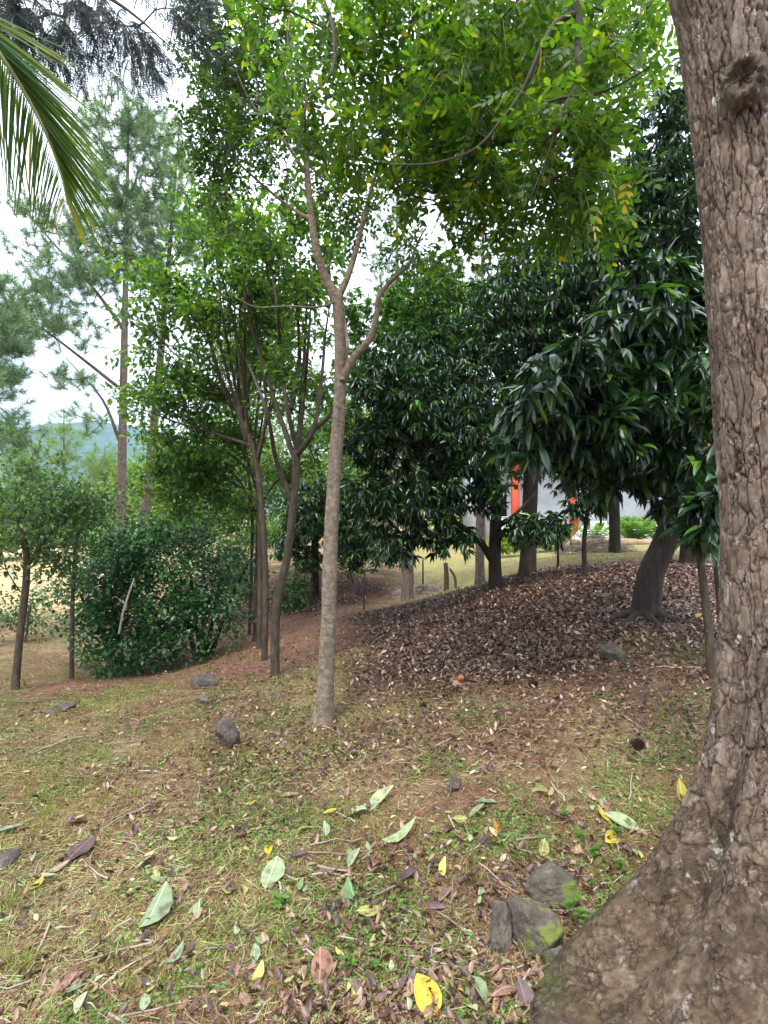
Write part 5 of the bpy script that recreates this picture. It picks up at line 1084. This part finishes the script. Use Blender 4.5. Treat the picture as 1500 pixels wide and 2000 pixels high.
for a_ in [(302, 1800, 62, 75, 'pale', 'large pale green oblong leaf lying in the near left grass', 1.3), (332, 1783, 28, 20, 'tan', 'small tan leaf touching the large pale green oblong leaf'), (381, 1785, 30, 60, 'pale', 'pale green leaf just right of the small tan leaf'),
           (325, 1728, 55, 8, 'pale', 'long pale leaf above the large oblong leaf'), (285, 1697, 36, 80, 'pale', 'upright pointed pale leaf in the left grass'), (530, 1720, 52, 80, 'pale', 'crumpled pale green leaf at the lower centre left', 1.2),
           (690, 1760, 46, 110, 'green', 'fresh mid green leaf standing over a mottled leaf'), (722, 1797, 52, 4, 'yellowgreen', 'yellow green leaf with brown mottling under the fresh green leaf', 1.2), (782, 1642, 74, 4, 'pale', 'longest pale green leaf lying level in the centre'),
           (870, 1710, 32, 70, 'yellowgreen', 'yellow green leaf upright beside purple brown leaves'), (440, 1755, 32, 120, 'yellowgreen', 'curled yellowish brown leaf left of centre'), (148, 1955, 32, 40, 'pale', 'round pale leaf at the bottom left'),
           (158, 1918, 50, 60, 'brown', 'curled brown leaf above the round pale leaf'), (625, 1908, 62, 100, 'brown', 'upright reddish brown curled leaf at the bottom centre'), (830, 1975, 60, 115, 'yellow', 'bright yellow leaf at the bottom edge', 1.3),
           (925, 1955, 58, 130, 'pale', 'slim pale green leaf right of the bright yellow leaf'), (985, 1950, 62, 20, 'brown', 'large brown leaf near the root at the bottom'), (1025, 1975, 46, 95, 'purple', 'dark reddish leaf at the bottom beside the root'),
           (1200, 1660, 40, 10, 'yellow', 'yellow leaf on green plants beside the near trunk', 1.3), (1215, 1622, 62, 160, 'pale', 'long pale leaf behind the yellow leaf by the near trunk'), (1180, 1612, 30, 130, 'yellow', 'thin bright yellow leaf beside the near trunk'), (1052, 1562, 42, 160, 'yellowgreen', 'slim yellow green leaf alone on brown soil'),
           (950, 1583, 42, 175, 'pale', 'pale leaf crossing a stem right of centre'), (932, 1598, 40, 5, 'pale', 'second pale leaf just below the crossing one'), (898, 1610, 28, 0, 'yellowgreen', 'round yellow green leaf left of the two pale leaves', 1.4),
           (882, 1628, 34, 30, 'purple', 'curled purple brown leaf below the round yellow green leaf'), (970, 1632, 22, 100, 'orange', 'small orange leaf right of the purple brown leaf'), (1000, 1634, 42, 10, 'green', 'dark green leaf right of the small orange leaf'), (945, 1662, 38, 20, 'purple', 'purple brown leaf lying over a cut pale stem'),
           (1060, 1668, 32, 60, 'yellowgreen', 'yellow green leaf above the flat grey rock'), (690, 1690, 34, 60, 'pale', 'pale forked looking leaf above the fresh green leaf'), (800, 1728, 44, 30, 'purple', 'dark purple leaf pair member in lower centre'), (905, 1728, 34, 40, 'purple', 'dark purple leaf beside the upright yellow green leaf'),
           (15, 1632, 50, 10, 'pale', 'pale leaf cut by the left border'), (152, 1612, 40, 30, 'purple', 'dark purple curled leaf in the left grass'), (155, 1672, 56, 80, 'purple', 'long greyish purple leaf in the left grass'), (582, 1682, 36, 10, 'purple', 'purplish leaf under a pale scrap left of centre'),
           (527, 1674, 24, 100, 'yellow', 'small bright yellow leaf left of centre'), (490, 1583, 24, 0, 'yellow', 'yellow leaf among green grass, upper left of centre'), (645, 1592, 26, 20, 'yellow', 'yellow leaf with orange edge in the upper centre grass'), (596, 1632, 32, 10, 'yellowgreen', 'yellow green leaf left of the centre on brown soil'),
           (565, 1566, 34, 10, 'tan', 'tan leaf with dark shadow edge in the upper left centre'), (115, 1708, 34, 30, 'tan', 'tan leaf near the left border stalks'), (95, 1728, 34, 170, 'pale', 'pale leaf beside the tan leaf near the left border'), (1330, 1565, 32, 80, 'yellow', 'yellow leaf against the near trunk flare'),
           (745, 1575, 60, 30, 'pale', 'broad pale cut leaf in the upper centre'), (715, 1582, 60, 170, 'pale', 'slim pale cut leaf crossing the broad one'), (690, 1598, 55, 175, 'pale', 'long thin pale cut leaf under the crossing pair'), (1090, 1602, 34, 150, 'purple', 'dark leaf on the green plants near the trunk'),
           (870, 1765, 36, 30, 'brown', 'dull brown leaf in lower centre right'), (850, 1785, 36, 0, 'purple', 'flat purple brown leaf above the bottom centre'), (600, 1748, 26, 60, 'pale', 'small pale leaf between crumpled pale and fresh green leaves'), (1360, 1212, 22, 5, 'yellow', 'small yellow leaf on the litter near the right stems'),
           (340, 1890, 34, 60, 'pale', 'lone pale leaf low in the left foreground'), (445, 1600, 20, 10, 'purple', 'small dark leaf in the upper left grass')]:
    fallen(*a_[:6], None, a_[6] if len(a_) > 6 else 1.)
kinds = [('brown', 'brown dry'), ('purple', 'dark purplish dry'), ('pale', 'pale green'), ('yellowgreen', 'yellow green'), ('tan', 'light tan dry'), ('yellow', 'yellow'), ('green', 'fresh green')]
marks = [((1035, 1820), 'the mossy boulder'), ((886, 1545), 'the pointed grey stone'), ((443, 1458), 'the dark angular rock'), ((302, 1800), 'the large pale oblong leaf'), ((830, 1975), 'the bright yellow leaf'), ((782, 1642), 'the longest pale leaf'),
         ((690, 1760), 'the upright fresh green leaf'), ((1200, 1660), 'the yellow leaf by the trunk'), ((152, 1612), 'the dark curled leaf in the left grass'), ((530, 1720), 'the crumpled pale leaf'), ((625, 1908), 'the upright reddish brown leaf'), ((148, 1955), 'the round pale leaf'),
         ((625, 1410), 'the pale tree foot'), ((1243, 1465), 'the pine cone in the green patch'), ((375, 1695), 'the orange brown dry tuft'), ((340, 1890), 'the lone pale leaf low down'), ((8, 1692), 'the stone at the border'), ((1052, 1562), 'the slim yellow green leaf'), ((262, 1560), 'the upright bladed tuft')]
seen_labels = set()
for i in range(270):
    k = rng.choice(7, p=[.36, .24, .16, .08, .12, .01, .03]); py = 1480 + 520 * rng.random() ** .8; px = rng.uniform(0, 1500); lim = 1380 if py < 1500 else 1380 - (py - 1500) * .68
    if px > lim: px = rng.uniform(0, lim)
    ln = rng.uniform(13, 30) * (.55 + .45 * (py - 1480) / 520); wd = rng.uniform(.8, 1.35)
    cands = []
    for (mx_, my_), nm in sorted(marks, key=lambda m_: math.hypot(m_[0][0] - px, m_[0][1] - py))[:4]:
        dx, dy = px - mx_, py - my_; far_ = math.hypot(dx, dy) > 110
        pos = ('left of ' if dx < 0 else 'right of ') if abs(dx) > abs(dy) else ('beyond ' if dy < 0 else 'in front of ')
        cands.append(('well ' if far_ and pos[0] in 'lr' else 'far ' if far_ and pos[0] == 'i' else '') + pos + nm)
    sz_ = 'tiny' if ln < 13 else 'small' if ln < 19 else 'medium sized'; sh_ = 'narrow' if wd < 1.07 else 'broad'
    lab = None
    for cnd in cands:
        for pre in (sz_ + ' ' + kinds[k][1], sh_ + ' ' + sz_ + ' ' + kinds[k][1]):
            l_ = pre + ' leaf ' + cnd
            if l_ not in seen_labels and len(l_.split()) <= 16: lab = l_; break
        if lab: break
    if lab is None: continue
    seen_labels.add(lab); fallen(px, py, ln, rng.uniform(0, 180), kinds[k][0], lab, 'loose leaves on the mown grass', wd)

# seedlings and tufts
def tuft(lab, px, py, h, n, mat='grass', name='grass_tuft', cat='grass tuft', grp='grass tufts'):
    b = hit(px, py); LV = Leaves(); a_ = rng.random((n, 2)) * 2 - 1; o = np.tile(b, (n, 1)) + np.c_[a_ * h * .35, np.zeros(n)]; d = unit(np.c_[a_ * .6, np.ones(n)] + rng.normal(size=(n, 3)) * .2); LV.add(o, d, rand_dir(n), h * rng.uniform(.5, 1.1, n), .045)
    tag(bake_leaves(name, LV, LT_BLADE, M[mat], None), lab, cat, grp)
for lab, px, py, h, n in [('thin grass tuft in front of the mossy boulder', 1050, 1880, .09, 60), ('grass tuft at the root below the boulder', 1075, 1905, .08, 50), ('yellowish grass tuft left of the leaning slab', 890, 1800, .07, 40), ('grass tuft above the purple leaf, lower centre', 935, 1730, .07, 40), ('small yellow grass tuft in the upper left grass', 392, 1512, .06, 40), ('orange brown dry tuft left of centre', 375, 1695, .05, 40),
                          ('green grass tuft near the left rocks, mid slope', 200, 1485, .06, 40), ('grass tuft behind dark leaf at the left', 95, 1590, .07, 50), ('grass tuft with upright blades left of centre', 262, 1560, .07, 45), ('small grass tuft below the dark angular rock', 425, 1515, .05, 35), ('green tuft against the foot of the pale tree', 640, 1415, .06, 50), ('tiny tuft left of the pale tree foot', 612, 1418, .045, 30), ('grass tuft below the pale leaf low in the left', 250, 1930, .07, 45), ('long grass tuft at the bottom left corner', 40, 1900, .1, 70), ('long pale grass tuft by the left border', 20, 1780, .09, 60)]: tuft(lab, px, py, h, n)
def seedling(lab, px, py, h, nl, L, grp='leafy seedlings by the root'):
    b = hit(px, py); t = thing('seedling', lab, 'seedling', b, grp); g = Geo(); tops = []
    for s in range(max(1, nl // 6)):
        a_ = rng.random() * 6.28; P_ = np.array([b, b + [math.cos(a_) * h * .15, math.sin(a_) * h * .15, h * .6], b + [math.cos(a_) * h * .35, math.sin(a_) * h * .35, h]]); tube(g, P_, np.array([.002, .0016, .001]), 4); tops.append(P_)
    g.obj('stem', M['clover'], t); V_, Lp, Tp = LT_OVAL; mb = [make_mesh('leaf', V_, Lp, Tp, M['clover'], np.full(len(V_), .2 + .3 * k), True) for k in range(3)]
    for i in range(nl):
        P_ = tops[i % len(tops)]; f = .3 + .7 * rng.random(); c = P_[0] + (P_[2] - P_[0]) * f; ph = i * 2.4; d = unit(np.array([math.cos(ph), math.sin(ph), .25])); N = np.array([0, 0, 1.]); X = unit(np.cross(d, N)); N = np.cross(X, d); l = L * rng.uniform(.7, 1.1)
        o = bpy.data.objects.new('leaf', mb[i % 3]); C.objects.link(o); o.parent = t; c = c - b
        o.matrix_local = Matrix(((X[0] * l, d[0] * l, N[0] * l, c[0]), (X[1] * l, d[1] * l, N[1] * l, c[1]), (X[2] * l, d[2] * l, N[2] * l, c[2]), (0, 0, 0, 1)))
for a_ in [('broad leaved seedling between the mossy boulder and the root', 1110, 1830, .17, 10, .05), ('slim seedling right of the mossy boulder', 1135, 1840, .14, 7, .045), ('bright green seedling patch above the flat grey rock', 1130, 1650, .06, 24, .028), ('bright green seedling close to the near trunk flare', 1200, 1640, .06, 22, .028), ('bright seedling left of the yellow leaf', 1155, 1680, .07, 24, .03),
           ('green seedling beside the rock and trunk flare', 1215, 1710, .06, 20, .025), ('fresh seedling below the bottom centre brown leaf', 680, 1905, .06, 18, .025), ('little seedling in the bottom right grass', 740, 1900, .05, 16, .022), ('seedling with narrow leaves left of the fresh green leaf', 545, 1790, .06, 8, .05), ('seedling near the thin yellow green leaf', 1100, 1600, .05, 18, .025)]: seedling(*a_)

# ------------------------------------------------------------------ air
g = Geo(); g.box((0, 0, 75), (1500, 1500, 170)); m, nt, out = mat_new('haze'); pv = nt.nodes.new('ShaderNodeVolumePrincipled'); pv.inputs['Color'].default_value = (.6, .78, 1, 1); pv.inputs['Density'].default_value = .0003
nt.links.new(pv.outputs[0], out.inputs['Volume']); tag(g.obj('haze', m), 'thin bluish haze in the air', None, None, 'stuff')
sc.cycles.volume_bounces = 1
